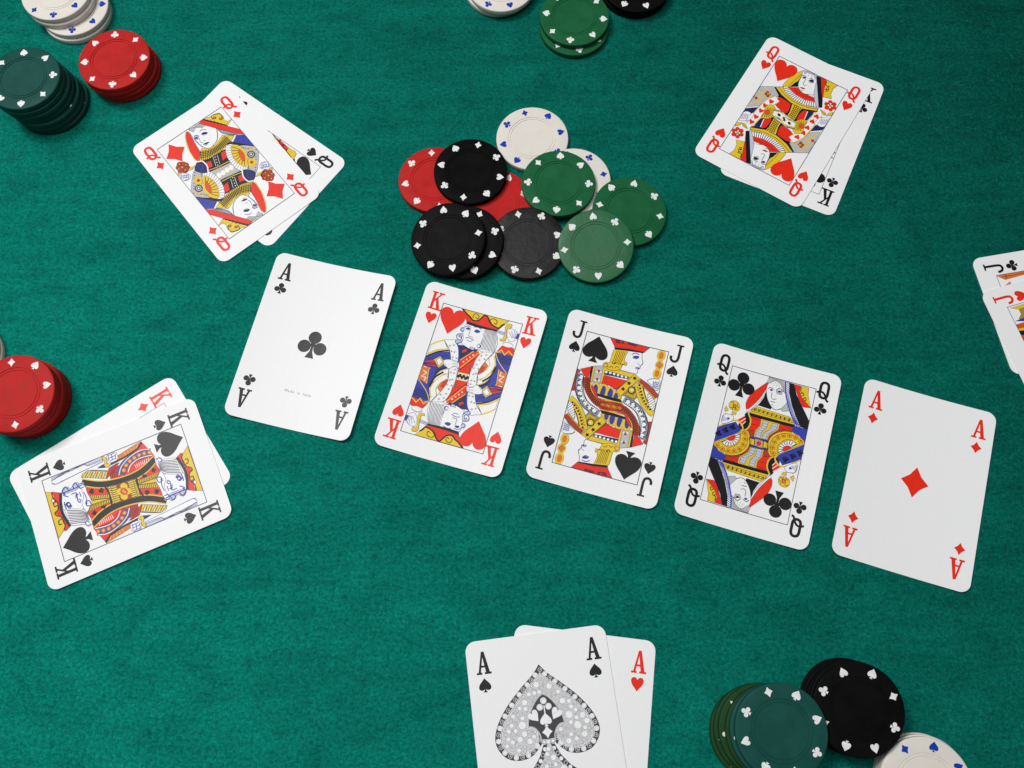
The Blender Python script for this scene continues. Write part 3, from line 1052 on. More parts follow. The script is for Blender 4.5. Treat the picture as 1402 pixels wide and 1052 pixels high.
"QD": """
Pk robe:-82,144 83,110 51,29 -78,50 -88,82
Pr robe:45,109 75,106 59,66 26,63
Pr robe:-49,111 -22,102 -34,68 -63,72
Pk robe:-0,117 26,110 3,54 -21,59
Lw robe 19:-1,114 -19,59
Lw robe 19:23,110 3,56
Dw robe 29 4:7,106 -9,57
Ly robe 43:-70,63 -16,48 49,38
Ly robe 43:-69,32 -13,21 46,14
Pg belt:-60,23 46,10 64,-42 -45,-29
Ly belt 34:-59,24 46,10
Dw belt 125 4:-40,-3 -14,-3 13,-2 37,-5
Pw hood:-20,333 -20,252 -11,200 -46,179 -29,239
Sr hood:-22,335 -18,304 -30,240 -39,180 -77,146 -79,201 -64,263 -43,312
Ly hood 48:-28,337 -51,305 -75,244 -86,154
Lx hood 14:-22,335 -19,298 -31,234 -40,181
Py yoke:-72,147 -22,196 13,173 47,168 112,194 158,148 110,126 44,115 -23,118 -70,138
Ik yoke 4 40:-32,181 9,159 60,156 130,172|-64,151 -15,130 47,127 123,130
Rk yoke 20 40:-31,187 14,166 66,165 116,184|-68,141 -18,118 46,118 127,127
Pb sleeve:170,145 207,117 208,29 125,116
Pk sleeve:108,135 130,124 210,25 149,72 96,126
Sg sleeve:144,80 214,11 199,-24 122,-112 91,-66 137,-4
Dx sleeve 34 9:149,64 172,34 200,3
Dx sleeve 34 9:137,-18 110,-54 103,-76
Dx sleeve 34 7:185,-18 156,-61 127,-96
Ey sleeve 21 23:140,-44
Dy sleeve 77 9:155,-22 156,-57 126,-65 124,-30 155,-22
Eo sleeve 8 9:139,-45
Ek sleeve 20 22:164,-4
Eg sleeve 15 17:164,-4
Ek sleeve 9 10:164,-4
Ew sleeve 5 6:164,-4
Dy sleeve 72 4:173,43 178,22 195,11 209,9
Rk sleeve 7 20:165,40 138,-5 96,-63|174,32 145,-11 100,-73
Sw fan:97,126 138,87 136,-5 88,-71 55,-29 52,39 66,90
Rk fan 14 20:96,126 66,90 52,39 55,-29 87,-68|111,107 90,76 79,39 82,-11 101,-47
Sy fan:111,107 145,81 145,13 104,-49 84,-16 80,41
Rk fan 8 34:109,101 84,55 81,3 100,-40|131,69 121,50 112,17 111,-16
SR fan:131,65 136,20 111,-19 111,28
Ly fan 38:145,77 146,12 104,-50
Sn sleeve:-87,139 -62,127 -58,89 -71,59 -91,62 -120,106
Lb sleeve 38:-98,124 -75,111 -87,72
Lb sleeve 29:-105,110 -91,102 -98,80
Lw sleeve 67:-82,141 -59,127 -56,88 -71,56
Sw face:-6,339 54,333 84,297 109,245 81,193 47,174 13,171 -10,203 -17,256
Pg hair:-9,339 54,333 81,301 54,301 27,324 1,309
Ik hair 4 13:-7,336 22,332|53,332 67,304
Lx face 26:111,247 80,194 46,174 13,172 -9,203 -17,257
Pl face:-7,288 12,272 -1,256 -19,261
Lk face 33:30,291 49,292 64,275
Sk face:29,271 46,272 60,257 43,258
Lb face 26:28,269 38,255 56,254
Lk face 33:-10,284 5,282 11,267
Sb face:-14,274 -2,272 3,263 -10,263
Lx face 26:5,258 -1,229 7,220
Lx face 26:13,231 26,226
Sk face:1,212 21,210 34,203 16,201
Lx face 26:5,200 19,195
Pl crown:111,244 134,210 186,138 148,158 117,202
Rk crown 22 20:112,242 133,209 178,147|113,227 123,195 152,157
Py crown:101,340 128,331 144,332 176,321 181,287 172,264 183,244 165,225 131,287
Py crown:178,244 208,245 176,228 163,226
Ek crown 8 8:140,309
Ey crown 4 4:140,309
Ek crown 8 8:162,283
Ey crown 4 4:162,283
Lk crown 39:127,305 132,329 156,325 177,308 171,275
Pk crown:80,340 92,341 130,285 168,227 162,219
Dy crown 53 7:102,333 132,289 167,235
Pr crown:80,342 164,222 211,154 208,118 185,141 113,244 54,335
Dk flower 159 5:-162,191 -151,185 -139,167 -143,148 -160,140
Do flower 130 5:-162,191 -148,184 -139,164 -148,147 -166,143
Dk flower 159 2:-177,178 -179,155
Do flower 130 2:-177,178 -179,155
Eo flower 13 14:-161,166
Ey flower 4 5:-162,167
Dy flower 34 4:-163,192 -139,171 -154,142 -182,170
Py flower:-153,128 -130,138 -106,131 -126,121
Py flower:-201,153 -186,147 -189,136 -203,138
Sw hand:-192,138 -169,126 -155,100 -173,83 -197,90 -202,114
Rb hand 5 24:-190,130 -162,113|-199,112 -172,89
Rb hand 3 24:-195,125 -196,92|-158,103 -174,87
""",
"QH": """
Pk robe:-139,153 -98,180 -18,131 59,128 121,158 129,141 109,62 51,18 4,27 -80,55 -84,102
Sr robe:-87,108 -26,106 -10,94 -10,39 -81,56
Py robe:-7,109 54,118 47,88 50,21 4,27 4,60
Ik robe 4 29:4,103 10,57 7,32|50,113 44,73 46,28
Rk robe 8 29:3,105 10,57 10,31|51,116 44,73 50,27
Sr robe:59,95 85,110 92,56 58,34
Pn robe:85,112 113,129 118,74 95,55
Lw robe 41:85,110 92,56
Py yoke:-132,157 -101,177 -60,151 1,137 65,139 119,159 127,139 57,112 -17,111 -82,129
Lk yoke 26:-118,165 -73,142 -14,127 58,129 122,150
Pg sleeve:-203,117 -139,154 -91,116 -114,68 -143,10 -200,-34
Ly sleeve 36:-199,-26 -183,24 -179,67 -169,120 -148,141
Ly sleeve 36:-184,-3 -164,50 -147,88 -120,119
Ly sleeve 36:-196,69 -175,90 -157,68 -176,42
Do sleeve 88 3:-155,89 -139,98
Do sleeve 88 2:-152,103 -141,83
Do sleeve 88 2:-208,41 -188,38
Ew sleeve 4 4:-147,94
Dy sleeve 62 4:-176,72 -156,55 -134,136 -166,22
Pn sleeve:-204,-55 -153,-9 -140,-63 -170,-60 -202,-75
Ww ribbon 435:-91,94 -118,40 -130,-14 -136,-67 -138,-124
Ly ribbon 47:-104,109 -135,56 -149,-9 -154,-65 -157,-116
Ly ribbon 47:-77,73 -98,27 -108,-20 -113,-75 -124,-131
Hr ribbon 29:-109,59
Hr ribbon 29:-125,19
Hr ribbon 29:-129,-21
Hr ribbon 29:-134,-69
Hr ribbon 29:-139,-109
Sw hand:-209,-78 -173,-55 -151,-60 -152,-94 -162,-114 -196,-122
Rb hand 5 26:-203,-88 -172,-87|-192,-119 -170,-99
Sy fan:-118,24 -92,47 -59,25 -52,-9 -76,-45 -109,-53 -113,-16
Rk fan 12 29:-106,21 -71,31 -52,-9 -77,-42 -108,-49|-103,-3 -95,-4 -91,-12 -95,-19 -106,-18
ER fan 14 14:-100,-9
Pk ribbon:-65,21 -33,36 35,8 54,13 74,-26 37,-37 -11,-16 -49,-14
Ww ribbon 300:-53,2 -15,11 23,-10 66,-5
Ly ribbon 36:-61,18 -19,30 25,8 58,11
Ly ribbon 36:-46,-13 -15,-8 23,-30 68,-24
Tk ribbon 21:-32,7
Tk ribbon 21:4,-5
Tk ribbon 21:38,-10
Pw collar:-101,181 -75,193 -18,171 47,170 93,183 111,159 54,137 -10,136 -71,154
Rk collar 18 36:-75,193 -18,171 48,169 94,182|-100,178 -71,154 -10,136 54,137 110,160
Pr collar:-76,190 -25,219 20,201 78,206 93,182 38,167 -17,170
Lk collar 21:-46,203 -4,187 83,195
Sy hood:-47,334 -41,289 -48,251 -65,201 -101,181 -100,225 -84,283
Lk hood 21:-48,306 -64,249 -74,196
Pk hair:-42,259 -28,224 -66,199 -56,235
Sw face:-48,332 20,337 52,284 67,226 39,208 5,199 -27,219 -44,262 -45,295
Pl hair:-47,335 22,338 38,308 12,332 -25,331 -41,314
Ik hair 4 14:-43,333 -42,310|22,334 38,308
Lx face 28:-45,301 -40,250 -25,217 8,200 40,205
Pl face:-1,289 19,302 30,286 11,276
Lk face 35:-42,295 -33,304 -16,297
Sb face:-36,286 -31,297 -18,293 -26,285
Lk face 35:-3,301 11,307 29,299
Sk face:4,289 12,301 28,293 17,286
Lx face 28:-16,287 -14,251 -2,249 5,256
So face:-19,224 -5,230 10,229 -2,222
Lx face 28:-9,211 4,212
Sl veil:39,312 79,247 123,163 112,159 69,214 52,257
Pk veil:23,337 48,340 78,287 118,219 139,172 123,163 76,245
Pr crown:48,340 83,341 93,296 116,235 110,231 80,281
Py crown:82,341 148,342 136,311 140,274 157,248 113,235 93,296
Lk crown 42:99,300 113,303 118,283 107,272
Lk crown 42:87,333 93,310 115,311
Ek crown 5 6:108,287
Dr flower 124 6:161,226 184,226 194,203 182,185 160,184 149,205
Eo flower 19 19:171,206
Dw flower 47 5:166,216 181,207 172,194 161,204 168,217
Ey flower 4 5:171,206
Py flower:134,157 164,157 180,141 163,133
Py flower:202,177 206,154 182,138 182,158
Lk flower 26:141,155 176,139
Pn sleeve:156,33 163,61 204,78 202,47 152,8
Sw hand:169,117 201,131 207,99 197,66 168,61 167,93
Rb hand 5 26:170,108 200,124|177,73 203,86
""",
"KS": """
Pr robe:-202,142 -111,180 -62,174 -24,187 5,163 49,162 71,167 117,155 85,111 60,64 -26,65 -43,27 -52,-51 -122,-31 -123,25
Pr robe:-134,-28 -129,24 -81,2 -86,-41
Rm robe 6 53:-132,-28 -130,16|-87,-41 -82,-0
Wp arc 389:-85,7 -119,33 -137,76 -139,120 -130,170
DO arc 100 7:-99,27 -122,50 -134,79 -140,110 -139,139 -133,164
Dy arc 53 7:-99,27 -122,50 -134,79 -140,110 -139,139 -133,164
Lw arc 41:-85,-1 -121,22 -149,70 -160,126 -148,169
Lw arc 41:-81,43 -109,64 -123,100 -122,137 -115,172
Pr arc:-79,50 -105,73 -117,104 -112,171 -77,135 -64,83
Rw arc 8 29:-104,82 -109,151|-83,85 -92,146
PO sleeve:-183,39 -197,109 -202,143 -177,119 -162,49 -154,-22 -169,-18
Ry sleeve 5 29:-183,55 -195,124|-165,56 -177,112
Pk sleeve:-201,143 -191,146 -168,116 -153,40 -147,-24 -155,-22 -162,49 -177,116
Wk band 283:-125,-171 -85,-107 -63,-54 -54,11 -52,73 -66,129 -90,178
Ly band 53:-139,-167 -100,-103 -81,-49 -70,16 -71,75 -84,125 -110,179
Ly band 53:-107,-176 -68,-112 -48,-58 -35,9 -34,73 -48,133 -76,182
Ak robe 25:-43,157
Ak robe 25:-30,109
Ak robe 27:48,99
Ak robe 27:62,142
Py robe:-24,71 -24,187 4,162 50,160 15,68
Rk robe 14 33:-23,73 -23,187|-7,73 -0,167
Rk robe 12 33:-4,72 19,159|15,68 49,159
lk robe 29:-6,71 -0,165
lk robe 29:-3,71 23,159
Lk band 83:-37,71 13,67 65,78
Lx band 29:-37,63 13,58 63,69
Po belt:-42,-17 -37,37 47,40 43,-29
Py belt:-42,36 -37,63 55,65 50,40
Rk belt 9 33:-40,36 6,37 51,42|-36,62 11,61 52,65
Py belt:-51,-52 -47,-25 42,-28 40,-55
Rk belt 9 33:-46,-53 -1,-53 37,-53|-44,-26 -3,-27 39,-28
Dy belt 142 4:-20,9 8,19 28,-3 -2,-14
ER belt 14 15:4,2
Ey belt 6 6:4,2
Py sleeve:92,59 146,167 162,158 167,132 123,43
Rw sleeve 5 59:100,70 145,160|128,59 165,142
Rk sleeve 10 33:95,60 145,163|122,45 165,139
Lk sleeve 29:125,41 148,86 166,129
Lw sleeve 47:130,38 155,84 167,123
Pn sleeve:147,50 159,86 165,60 164,33
Pr sleeve:142,-18 91,58 137,36 145,-7
Rm sleeve 4 53:113,18 141,-6|99,49 133,33
Sw hand:160,-11 163,24 200,28 201,-11 179,-20
Rb hand 3 35:166,-7 173,24|192,-12 200,22
Rb hand 3 35:170,-11 198,-10|169,22 197,23
Sy sword:146,27 145,45 160,51 176,45 198,53 203,43 183,32 163,38 160,31
Pw sword:179,52 171,188 164,287 176,301 188,300 196,217 204,50
Pl sword:190,52 190,122 205,141 201,203 204,238 187,300 200,297 201,215 206,51
Lb sword 24:185,51 188,123 204,142 196,199 200,227 186,298
Lb sword 24:179,52 171,188 164,287 179,302
Sw face:-3,205 22,274 40,285 111,272 106,233 102,210 108,171 71,167 22,173
Sw beard:-24,187 20,198 52,182 91,183 109,195 122,167 94,161 62,161 12,152 -1,165
Lb beard 48:2,158 24,163 24,179 5,179 -1,165
Lb beard 48:94,161 116,169 118,187 99,186 97,169
Sl beard:98,199 100,247 107,269 124,258 128,238 115,230 127,208 134,194 118,187
Lb beard 48:108,193 132,200 124,215 110,213
Lb beard 48:109,238 133,249 116,269 95,258
Lb beard 40:11,177 47,172 75,176
Lb beard 56:111,171 108,208 108,235 109,268
Sb face:35,246 34,261 54,267 57,253
Ew face 5 5:45,256
Lb face 48:34,243 27,257 53,271
Lb face 48:23,271 54,274 65,270
Lb face 48:81,248 96,266 106,260
Lb face 48:87,233 83,209 46,212 32,204
Lx face 40:31,207 40,198 53,207
Lb face 48:59,217 78,211 73,200
Lb face 40:57,193 83,194
Sw hair:-92,182 -74,215 -55,272 -23,276 18,280 27,270 -2,205 -32,185 -68,177
Ix hair 9 35:-84,184 -67,219 -51,273|-31,186 -3,212 26,273
Ew hair 15 13:-78,195
Lb hair 40:-84,184 -89,198 -74,208 -67,194 -78,190
Pr crown:-57,275 -70,301 -56,320 51,311 136,314 116,280 50,294 3,290
Py crown:-90,340 147,342 133,315 108,308 97,327 75,322 79,302 44,309 31,324 13,314 2,303 -32,301 -40,296 -62,307
Lk crown 48:-62,307 -40,297 1,304 16,322 32,326 43,307 77,303 101,315 131,316
Lk crown 48:-32,308 -29,321 -11,318 -8,302
Lk crown 48:62,307 62,320 83,318 83,304
Er crown 8 8:27,314
Wk crown 94:-56,277 4,292 50,293 114,276
""",
"QSX": """
Py hood:207,4 200,-35 194,-134 192,-188 157,-199 148,-167 169,-90
Pr hood:199,-43 199,-83 187,-133 173,-125 173,-86
Ey flower 22 20:177,-168
Lk hood 40:205,-4 183,-90 157,-179
Dk hood 60 3:199,-63 176,-129
""",
"KCX": """
Lx sword 42:203,-70 183,-105 205,-108
""",
"JX": """
PO hair:203,342 208,182 188,189 176,307
Lk hair 23:192,316 196,186
Lk hair 23:203,298 177,297
PO hand:139,330 162,287 147,287
""",
"JY": """
Py crown:198,333 199,237 181,246 179,293
PG2 hair:179,293 180,238 119,268 133,315 152,293
Pb robe:127,338 134,261 108,273
PR robe:109,349 108,273 60,297 8,347
Py belt:88,349 85,309 60,297 63,336
Pk belt:75,347 66,294 46,304 51,338
""",
}


RED, BLK = 'r', 'k'


def court(pose, z, bend, rank, suit, label, group, art=None):
    c = Card(*pose, z, bend, label, group)
    col = RED if suit in 'HD' else BLK
    if art:
        c.art(art)
    c.frame()
    c.big_pips(suit, col, 13.4 if suit == 'D' else (13.4 if suit != 'C' else 12.6))
    c.corners(rank, suit, col)
    c.finish()
    return c


def ace(pose, z, bend, suit, label, group, extra=None):
    c = Card(*pose, z, bend, label, group)
    col = RED if suit in 'HD' else BLK
    if suit != 'S':
        for p in suit_polys(suit, 0, 0, 15.0 if suit == 'D' else 14.2):
            c.add('centre_pip', col, tess(p))
    c.corners('A', suit, col)
    if extra:
        extra(c)
    c.finish()
    return c


def small_print(c):
    c.add('small_print', 'd', text_polys('Made in Italy', 13.4, 0.2, -25.6))


def ornate_spade(c):
    r = random.Random(3)
    half = catmull([(0, 30.6), (3.4, 26.6), (9, 21.8), (15.4, 15.6), (20.2, 9.2), (22.6, 3.2), (22.0, -1.6), (18.6, -5.8),
                    (13.2, -7.4), (7.6, -6.2), (3.4, -2.4)], False, 6)
    half[0] = (0, 30.6)
    full = half + [(1.2, 0), (-1.2, 0)] + [(-x, y) for x, y in half[::-1]][:-1]
    inner_h = catmull([(0, 26.8), (2.4, 24.6), (7.6, 20.0), (13.4, 14.0), (17.8, 8.4), (20.0, 3.0), (19.5, -1.0), (16.8, -4.0),
                       (12.6, -5.2), (8.0, -4.2), (4.9, -1.6), (4.1, 2.0), (3.2, 3.0)], False, 6)
    inner = inner_h + [(-x, y) for x, y in inner_h[::-1]][:-1]
    P = 'ornate_spade'
    c.fill(P, 'd', full, False, False, 0.1)
    # stem
    stem = [(1.0, 2.0), (2.2, -2.0), (4.5, -7.0), (8.2, -11.6), (13.5, -15.6), (13.5, -18.4), (-13.5, -18.4), (-13.5, -15.6), (-8.2, -11.6), (-4.5, -7.0),
            (-2.2, -2.0), (-1.0, 2.0)]
    c.fill(P, 'd', stem, False, False, 0.1)
    stem_in = [(0.3, 1.0), (1.0, -2.6), (2.8, -7.4), (5.6, -11.6), (10.5, -16.0), (-10.5, -16.0), (-5.6, -11.6), (-2.8, -7.4), (-1.0, -2.6),
               (-0.3, 1.0)]
    c.fill(P, 's', stem_in, False, False, 0.25)
    c.fill(P, 's', inner, False, False, 0)
    c.add(P, 'w', stroke(inner, 0.75, True))
    c.add(P, 'd', stroke(inner, 0.2, True))
    # beads round the rim: plain pearls and ringed dots in turn
    mid = [((a[0] + b[0]) / 2, (a[1] + b[1]) / 2) for a, b in zip(resample(half[1:], 60), resample(inner_h[:-6], 60))]
    bd = resample(mid, 23)
    for i, (x, y) in enumerate(bd):
        for s in ((1, -1) if x > 0.3 else (1,)):
            if i % 2:
                c.add(P, 'w', [ellipse(s * x, y, 1.12, 1.12, 14)])
                c.add(P, 'g', stroke(ellipse(s * x, y, .72, .72, 12), 0.12, True))
            else:
                c.add(P, 's', stroke(ellipse(s * x, y, .85, .85, 12), 0.22, True))
                c.add(P, 's', [ellipse(s * x + .1, y, .33, .33, 8)])
    for i, (x, y) in enumerate(resample([(2.0, -4.2), (4.4, -8.6), (8.2, -13.0), (11.5, -16.0)], 7)):
        for s in (1, -1):
            c.add(P, 'w' if i % 2 == 0 else 's', [ellipse(s * x, y, .85, .85, 12)] if i % 2 == 0 else
                  stroke(ellipse(s * x, y, .75, .75, 10), 0.24, True))

    def inside(x, y, poly):
        k = False
        for i in range(len(poly)):
            (x1, y1), (x2, y2) = poly[i - 1], poly[i]
            if (y1 > y) != (y2 > y) and x < (x2 - x1) * (y - y1) / (y2 - y1) + x1:
                k = not k
        return k
    # jewelled ground: many small rings, then larger pearls
    shield_h = catmull([(0, 18.4), (2.6, 16.6), (5.4, 13.0), (7.4, 8.6), (8.0, 5.4)], False, 5) + \
        catmull([(8.0, 5.4), (6.0, 5.2), (4.2, 3.6), (3.2, 1.4), (3.0, -.6)], False, 5)[1:]
    shield = shield_h + [(-x, y) for x, y in shield_h[::-1]][:-1]
    placed = []
    radii = [1.8] * 4 + [1.4] * 12 + [1.05] * 34 + [.74] * 80 + [.48] * 190 + [.33] * 120
    for rad in radii:
        for _ in range(60):
            x, y = r.uniform(-20, 20), r.uniform(-15.6, 25)
            if not (inside(x, y, inner) or inside(x, y, stem_in)):
                continue
            if inside(x, y, shield):
                continue
            edge = min(min(np.hypot(np.array(inner)[:, 0] - x, np.array(inner)[:, 1] - y)),
                       min(np.hypot(np.array(shield)[:, 0] - x, np.array(shield)[:, 1] - y)))
            if y > -5 and edge < rad + .25:
                continue
            if y <= -5 and not all(inside(x + rad * dx, y + rad * dy, stem_in) for dx, dy in ((1, 0), (-1, 0), (0, 1), (0, -1))):
                continue
            if all(math.hypot(x - a, y - b) > rad + q + .06 for a, b, q in placed):
                placed.append((x, y, rad))
                break
    for x, y, rad in placed:
        big = rad > .8
        c.add(P, 'w', [ellipse(x, y, rad, rad, 14 if big else 8)])
        c.add(P, 'G' if big else 'd', stroke(ellipse(x, y, rad * (.94 if big else .9), rad * (.94 if big else .9), 14 if big else 8), .15 if big else .13, True))
        if not big and rad > .5:
            c.add(P, 'g', [ellipse(x, y, rad * .4, rad * .4, 6)])
    S = 'spade_shield'
    c.fill(S, 'd', shield, False, False, 0)
    c.add(S, 'w', stroke(shield, .5, True))
    c.add(S, 'd', stroke(shield, .16, True))
    for x, y in ((0, 15.4), (1.9, 12.9), (-1.9, 12.9)):
        c.add(S, 'w', [ellipse(x, y, 1.4, 1.4, 14)])
        c.add(S, 'g', stroke(ellipse(x, y, 1.05, 1.05, 12), .14, True))
    c.add(S, 'w', stroke([(0, 13.5), (0, 10)], .5))
    for s in (1, -1):
        for p in suit_polys('H', 4.7 * s, 9.4, 4.8, -.62 * s if s > 0 else .62):
            c.add(S, 'w', tess(p))
    for p in suit_polys('S', 0, 7.6, 5.4):
        c.add(S, 'w', tess(p))
    for p in suit_polys('D', 0, 2.6, 5.2):
        c.add(S, 'w', tess(p))
        c.add(S, 'g', stroke(p, .14, True))
    for s in (1, -1):
        c.add(S, 'w', [ellipse(1.9 * s, -1.3, 1.15, 1.15, 12)])
        c.add(S, 'd', stroke(ellipse(1.9 * s, -1.3, .8, .8, 12), .2, True))


def pose(x, y, deg):
    return (x, y, math.radians(deg))


ROW = 'face up cards in the diagonal row'
PAIR = 'face up cards dealt in overlapping pairs'
ace(pose(-97.77, 155.62, -15.35), 0.12, 2.2, 'C', 'ace of clubs with small print, at the left end of the row', ROW, small_print)
court(pose(-23.9, 136.12, -18.1), 0.12, 1.8, 'K', 'H', 'king of hearts holding a sword behind his head, second from the left in the row', ROW, ART['KH'])
court(pose(47.41, 118.49, -17.41), 0.12, 1.6, 'J', 'S', 'jack of spades in profile, in the middle of the row of five cards', ROW, ART['JS'])
court(pose(116.19, 97.61, -18.86), 0.12, 1.5, 'Q', 'C', 'queen of clubs with a yellow flower, second from the right in the row', ROW, ART['QC'])
ace(pose(186.7, 76.3, -19.3), 0.12, 1.3, 'D', 'ace of diamonds with one red diamond, at the right end of the row', ROW)

court(pose(-136.69, 261.23, 51.25), 0.1, 0, 'Q', 'S', 'queen of spades mostly hidden under the queen of diamonds', PAIR, ART['QSX'])
court(pose(-147.39, 254.94, 37.57), 0.44, 0.12, 'Q', 'D', 'queen of diamonds lying on the queen of spades near the red chip stack', PAIR, ART['QD'])
court(pose(160.15, 268.9, -26.83), 0.1, 0, 'K', 'C', 'king of clubs mostly hidden under the queen of hearts', PAIR, ART['KCX'])
court(pose(150.47, 274.53, -34.45), 0.44, 0.12, 'Q', 'H', 'queen of hearts lying on the king of clubs at the top right', PAIR, ART['QH'])
court(pose(-187.18, 92.52, -57.68), 0.1, 0, 'K', 'D', 'king of diamonds mostly hidden under the king of spades', PAIR)
court(pose(-184.28, 85.31, -68.29), 0.44, 0.5, 'K', 'S', 'king of spades turned sideways, lying on the king of diamonds', PAIR, ART['KS'])
court(pose(282.35, 164.13, 97.98), 0.1, 0, 'J', 'C', 'jack of clubs cut off by the right edge, under the jack of hearts', PAIR, ART['JX'])
court(pose(285.55, 150.75, 104.19), 0.44, 0.12, 'J', 'H', 'jack of hearts cut off by the right edge, on the jack of clubs', PAIR, ART['JY'])
ace(pose(22.18, -29.61, -8.86), 0.1, 0, 'H', 'ace of hearts half hidden under the ace of spades', PAIR)
ace(pose(10.16, -29.5, 5.36), 0.44, 0.12, 'S', 'ace of spades with a large jewelled spade, at the bottom edge', PAIR, ornate_spade)

# ------------------------------------------------------------------ poker chips
CR, CT = 19.1, 3.3


def chip_body_mesh():
    prof = [(0, 3.22), (10.9, 3.22), (11.0, 2.95), (11.4, 2.95), (11.5, 3.24), (12.25, 3.24), (12.35, 2.98), (12.7, 2.98),
            (12.8, 3.3), (18.45, 3.3), (18.8, 3.22), (19.02, 3.02), (19.1, 2.75), (19.1, 0.55), (19.02, 0.28), (18.8, 0.08),
            (18.45, 0.0), (0, 0.0)]
    n = 96
    verts, faces = [], []
    verts.append((0, 0, prof[0][1] * MM))
    for r, z in prof[1:-1]:
        for i in range(n):
            a = 2 * math.pi * i / n
            verts.append((r * MM * math.cos(a), r * MM * math.sin(a), z * MM))
    verts.append((0, 0, 0))
    last = len(verts) - 1
    rings = len(prof) - 2
    for i in range(n):
        faces.append((0, 1 + i, 1 + (i + 1) % n))
        faces.append((last, 1 + (rings - 1) * n + (i + 1) % n, 1 + (rings - 1) * n + i))
    for k in range(rings - 1):
        for i in range(n):
            j = (i + 1) % n
            faces.append((1 + k * n + i, 1 + (k + 1) * n + i, 1 + (k + 1) * n + j, 1 + k * n + j))
    return verts, faces


CHIP_V, CHIP_F = chip_body_mesh()
BODY, MARK = {}, {}


def body_mesh(col):
    if col not in BODY:
        me = bpy.data.meshes.new('chip_body')
        me.from_pydata(CHIP_V, [], CHIP_F)
        me.materials.append(CHIP_COL[col])
        me.polygons.foreach_set('use_smooth', [True] * len(me.polygons))
        me.set_sharp_from_angle(angle=math.radians(32))
        BODY[col] = me
    return BODY[col]


def mark_mesh(suit, blue):
    if (suit, blue) not in MARK:
        verts, faces = [], []
        size = {'H': 3.7, 'S': 4.1, 'C': 4.0, 'D': 4.2}[suit]
        k = 0
        for p in suit_polys(suit, 0, 0, size):
            if suit != 'C':
                p = [(x, y) for x, y in p]
            for t in tess(p):
                if sum(t[i - 1][0] * t[i][1] - t[i][0] * t[i - 1][1] for i in range(3)) < 0:
                    t = t[::-1]
                b = len(verts)
                verts += [(x * MM, y * MM, 0.006 * k * MM) for x, y in t]
                faces.append((b, b + 1, b + 2))
            k += 1
        me = bpy.data.meshes.new('suit_mark')
        me.from_pydata(verts, [], faces)
        me.materials.append(MARK_BLUE if blue else MARK_WHITE)
        MARK[(suit, blue)] = me
    return MARK[(suit, blue)]


MARK_NAME = {'H': 'heart_mark', 'C': 'club_mark', 'D': 'diamond_mark', 'S': 'spade_mark'}


def chip(col, x, y, z, phase, label, group, mirror=False, tilt=0.0, toward=0.0):
    """x, y, z: centre of the underside in mm; phase: bearing of a heart; tilt raises the side that faces `toward`"""
    d = math.radians(toward)
    axis = Vector((math.sin(d), -math.cos(d), 0))
    mat = Matrix.Translation((x * MM, y * MM, z * MM)) @ Matrix.Rotation(math.radians(tilt), 4, axis) \
        @ Matrix.Rotation(math.radians(phase), 4, 'Z')
    root = empty('poker_chip', mat)
    tag(root, label, 'poker chip', group)
    b = bpy.data.objects.new('chip_body', body_mesh(col))
    COL.objects.link(b)
    b.parent = root
    for i in range(8):
        s = 'HCDS'[i % 4]
        a = math.radians(-45 * i if not mirror else 45 * i) + random.uniform(-.03, .03)
        rr = 15.85 + random.uniform(-.15, .15)
        o = bpy.data.objects.new(MARK_NAME[s], mark_mesh(s, col == 'white'))
        COL.objects.link(o)
        o.parent = root
        o.location = (rr * math.cos(a) * MM, rr * math.sin(a) * MM, (CT + 0.012) * MM)
        o.rotation_euler = (0, 0, a + (math.pi / 2 if s == 'H' else -math.pi / 2) + random.uniform(-.12, .12))
    return root


POT = 'loose chips in the central heap'
S = lambda t: CR * math.sin(math.radians(t))
chip('white', 15.4, 266.9, 0, 12, 'white chip at the very back of the central heap', POT)
chip('white', 36.1, 240.8, 0, 100, 'white chip mostly covered by the upper green chip', POT)
chip('red', -36.4, 244.3, 0, 187, 'red chip at the left edge of the central heap', POT)
chip('red', -5.2, 229.6, 0, 62, 'red chip in the middle of the heap, peeping between black and green chips', POT)
chip('black', -17.6, 246.5, CT, -15, 'matte black chip lying across the two red chips of the heap', POT, True)
chip('green', 27.7, 237.7, CT, 40, 'green chip lying on the two white chips of the heap', POT)
chip('green', 63.2, 221.0, S(5.6), 78, 'green chip at the right edge of the heap, partly under another green chip', POT, False, 5.6, 143)
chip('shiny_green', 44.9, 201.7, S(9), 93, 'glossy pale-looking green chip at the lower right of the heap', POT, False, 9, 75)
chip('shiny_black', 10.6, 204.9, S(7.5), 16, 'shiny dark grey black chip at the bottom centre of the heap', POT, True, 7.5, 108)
chip('black', -20.2, 206.0, S(11), 330, 'black chip half covered by the front left black chip of the heap', POT, True, 11, 40)
chip('black', -29.2, 207.2, S(11) + 1.9, 97, 'matte black chip at the lower left front of the heap', POT, True, 11, 40)

ORD = ['bottom', 'second lowest', 'third lowest', 'fourth from the bottom', 'fifth from the bottom', 'sixth from the bottom']


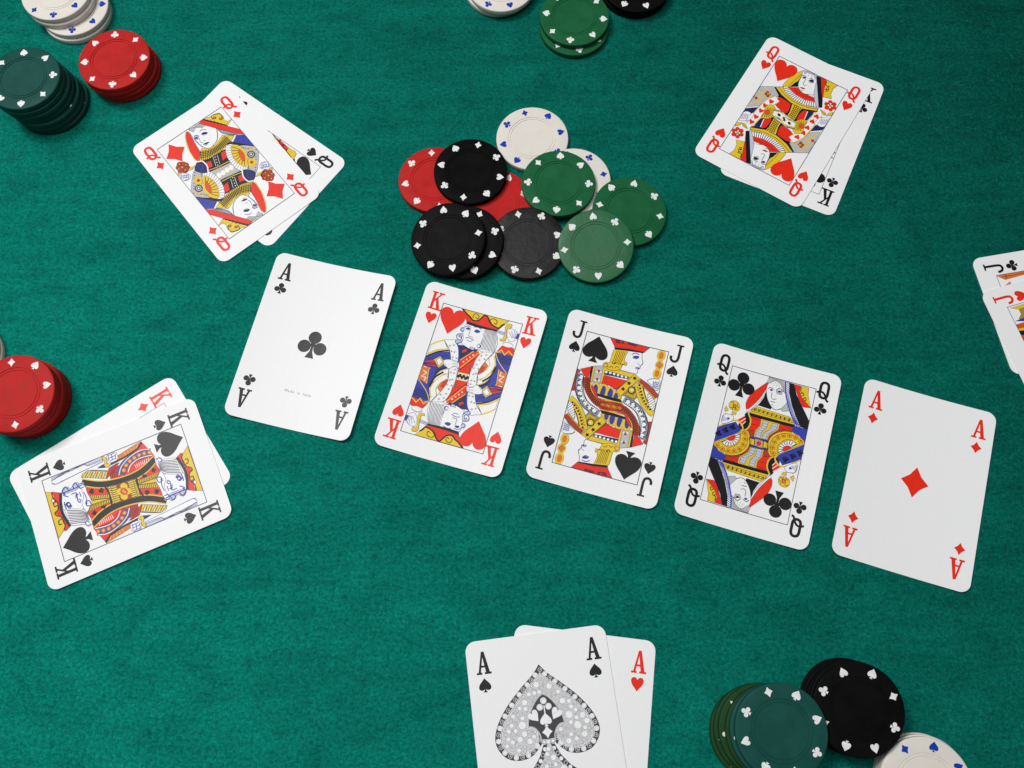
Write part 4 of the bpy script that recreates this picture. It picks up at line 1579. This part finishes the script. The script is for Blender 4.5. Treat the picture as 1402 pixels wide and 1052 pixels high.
def stack(cols, bot, top, where, group, phase, mirror=False, jit=0.5, word=None):
    n = len(cols)
    for i, c in enumerate(cols):
        f = i / max(1, n - 1)
        x = bot[0] + (top[0] - bot[0]) * f + (random.uniform(-jit, jit) if i < n - 1 else 0)
        y = bot[1] + (top[1] - bot[1]) * f + (random.uniform(-jit, jit) if i < n - 1 else 0)
        w = 'top' if i == n - 1 else ORD[i]
        ph = phase if i == n - 1 else random.uniform(0, 360)
        chip(c, x, y, i * (CT + 0.03), ph, '%s %s chip of the %s' % (w, word or c, where), group, mirror)


stack(['teal'] * 7, (-243.2, 300.2), (-248.4, 300.8), 'tall stack in the top left corner', 'dark green stack at the top left', 50, word='dark green')
stack(['red'] * 4, (-206.0, 318.8), (-207.0, 318.2), 'red stack at the top left', 'red stack at the top left', 138)
stack(['white', 'white'], (-236.3, 358.4), (-236.6, 359.2), 'white stack at the top left, in its lower half', 'white stack at the top left', 318, jit=.8)
for i, (x, y, ph, l) in enumerate(((-243.0, 363.4, 20, 'third white chip up in the top left white stack, pushed left'),
                                  (-243.9, 364.3, 318, 'highest white chip in the top left white stack, cut by the top edge'))):
    chip('white', x, y, (2 + i) * (CT + .03), ph, l, 'white stack at the top left')
stack(['red'] * 5, (-233.6, 131.6), (-233.9, 130.7), 'red stack at the left edge', 'red stack at the left edge', 12)
stack(['white'] * 2, (-269.6, 155.0), (-269.9, 155.3), 'pair behind the red stack at the left edge', 'white pair at the left edge', 40)
stack(['white'] * 2, (0.6, 366.6), (2.0, 364.9), 'white pair cut by the top edge', 'white pair at the top edge', 285)
stack(['green'] * 2, (41.7, 337.1), (41.7, 340.8), 'green pair at the top edge', 'green pair at the top edge', 305, jit=.1)
stack(['black'] * 2, (77.3, 361.4), (77.5, 361.4), 'black pair cut by the top edge', 'black pair at the top edge', 285, True)
stack(['olive', 'olive', 'olive', 'olive', 'teal', 'teal'], (98.9, -29.6), (105.9, -28.7), 'green stack at the bottom right', 'green stack at the bottom right', 14, word='green')
stack(['black'] * 5, (139.0, -20.2), (140.1, -21.5), 'black stack at the bottom right', 'black stack at the bottom right', 107, True)
stack(['white'] * 4, (166.0, -51.6), (164.6, -52.2), 'white stack cut by the bottom edge', 'white stack at the bottom right', 25)
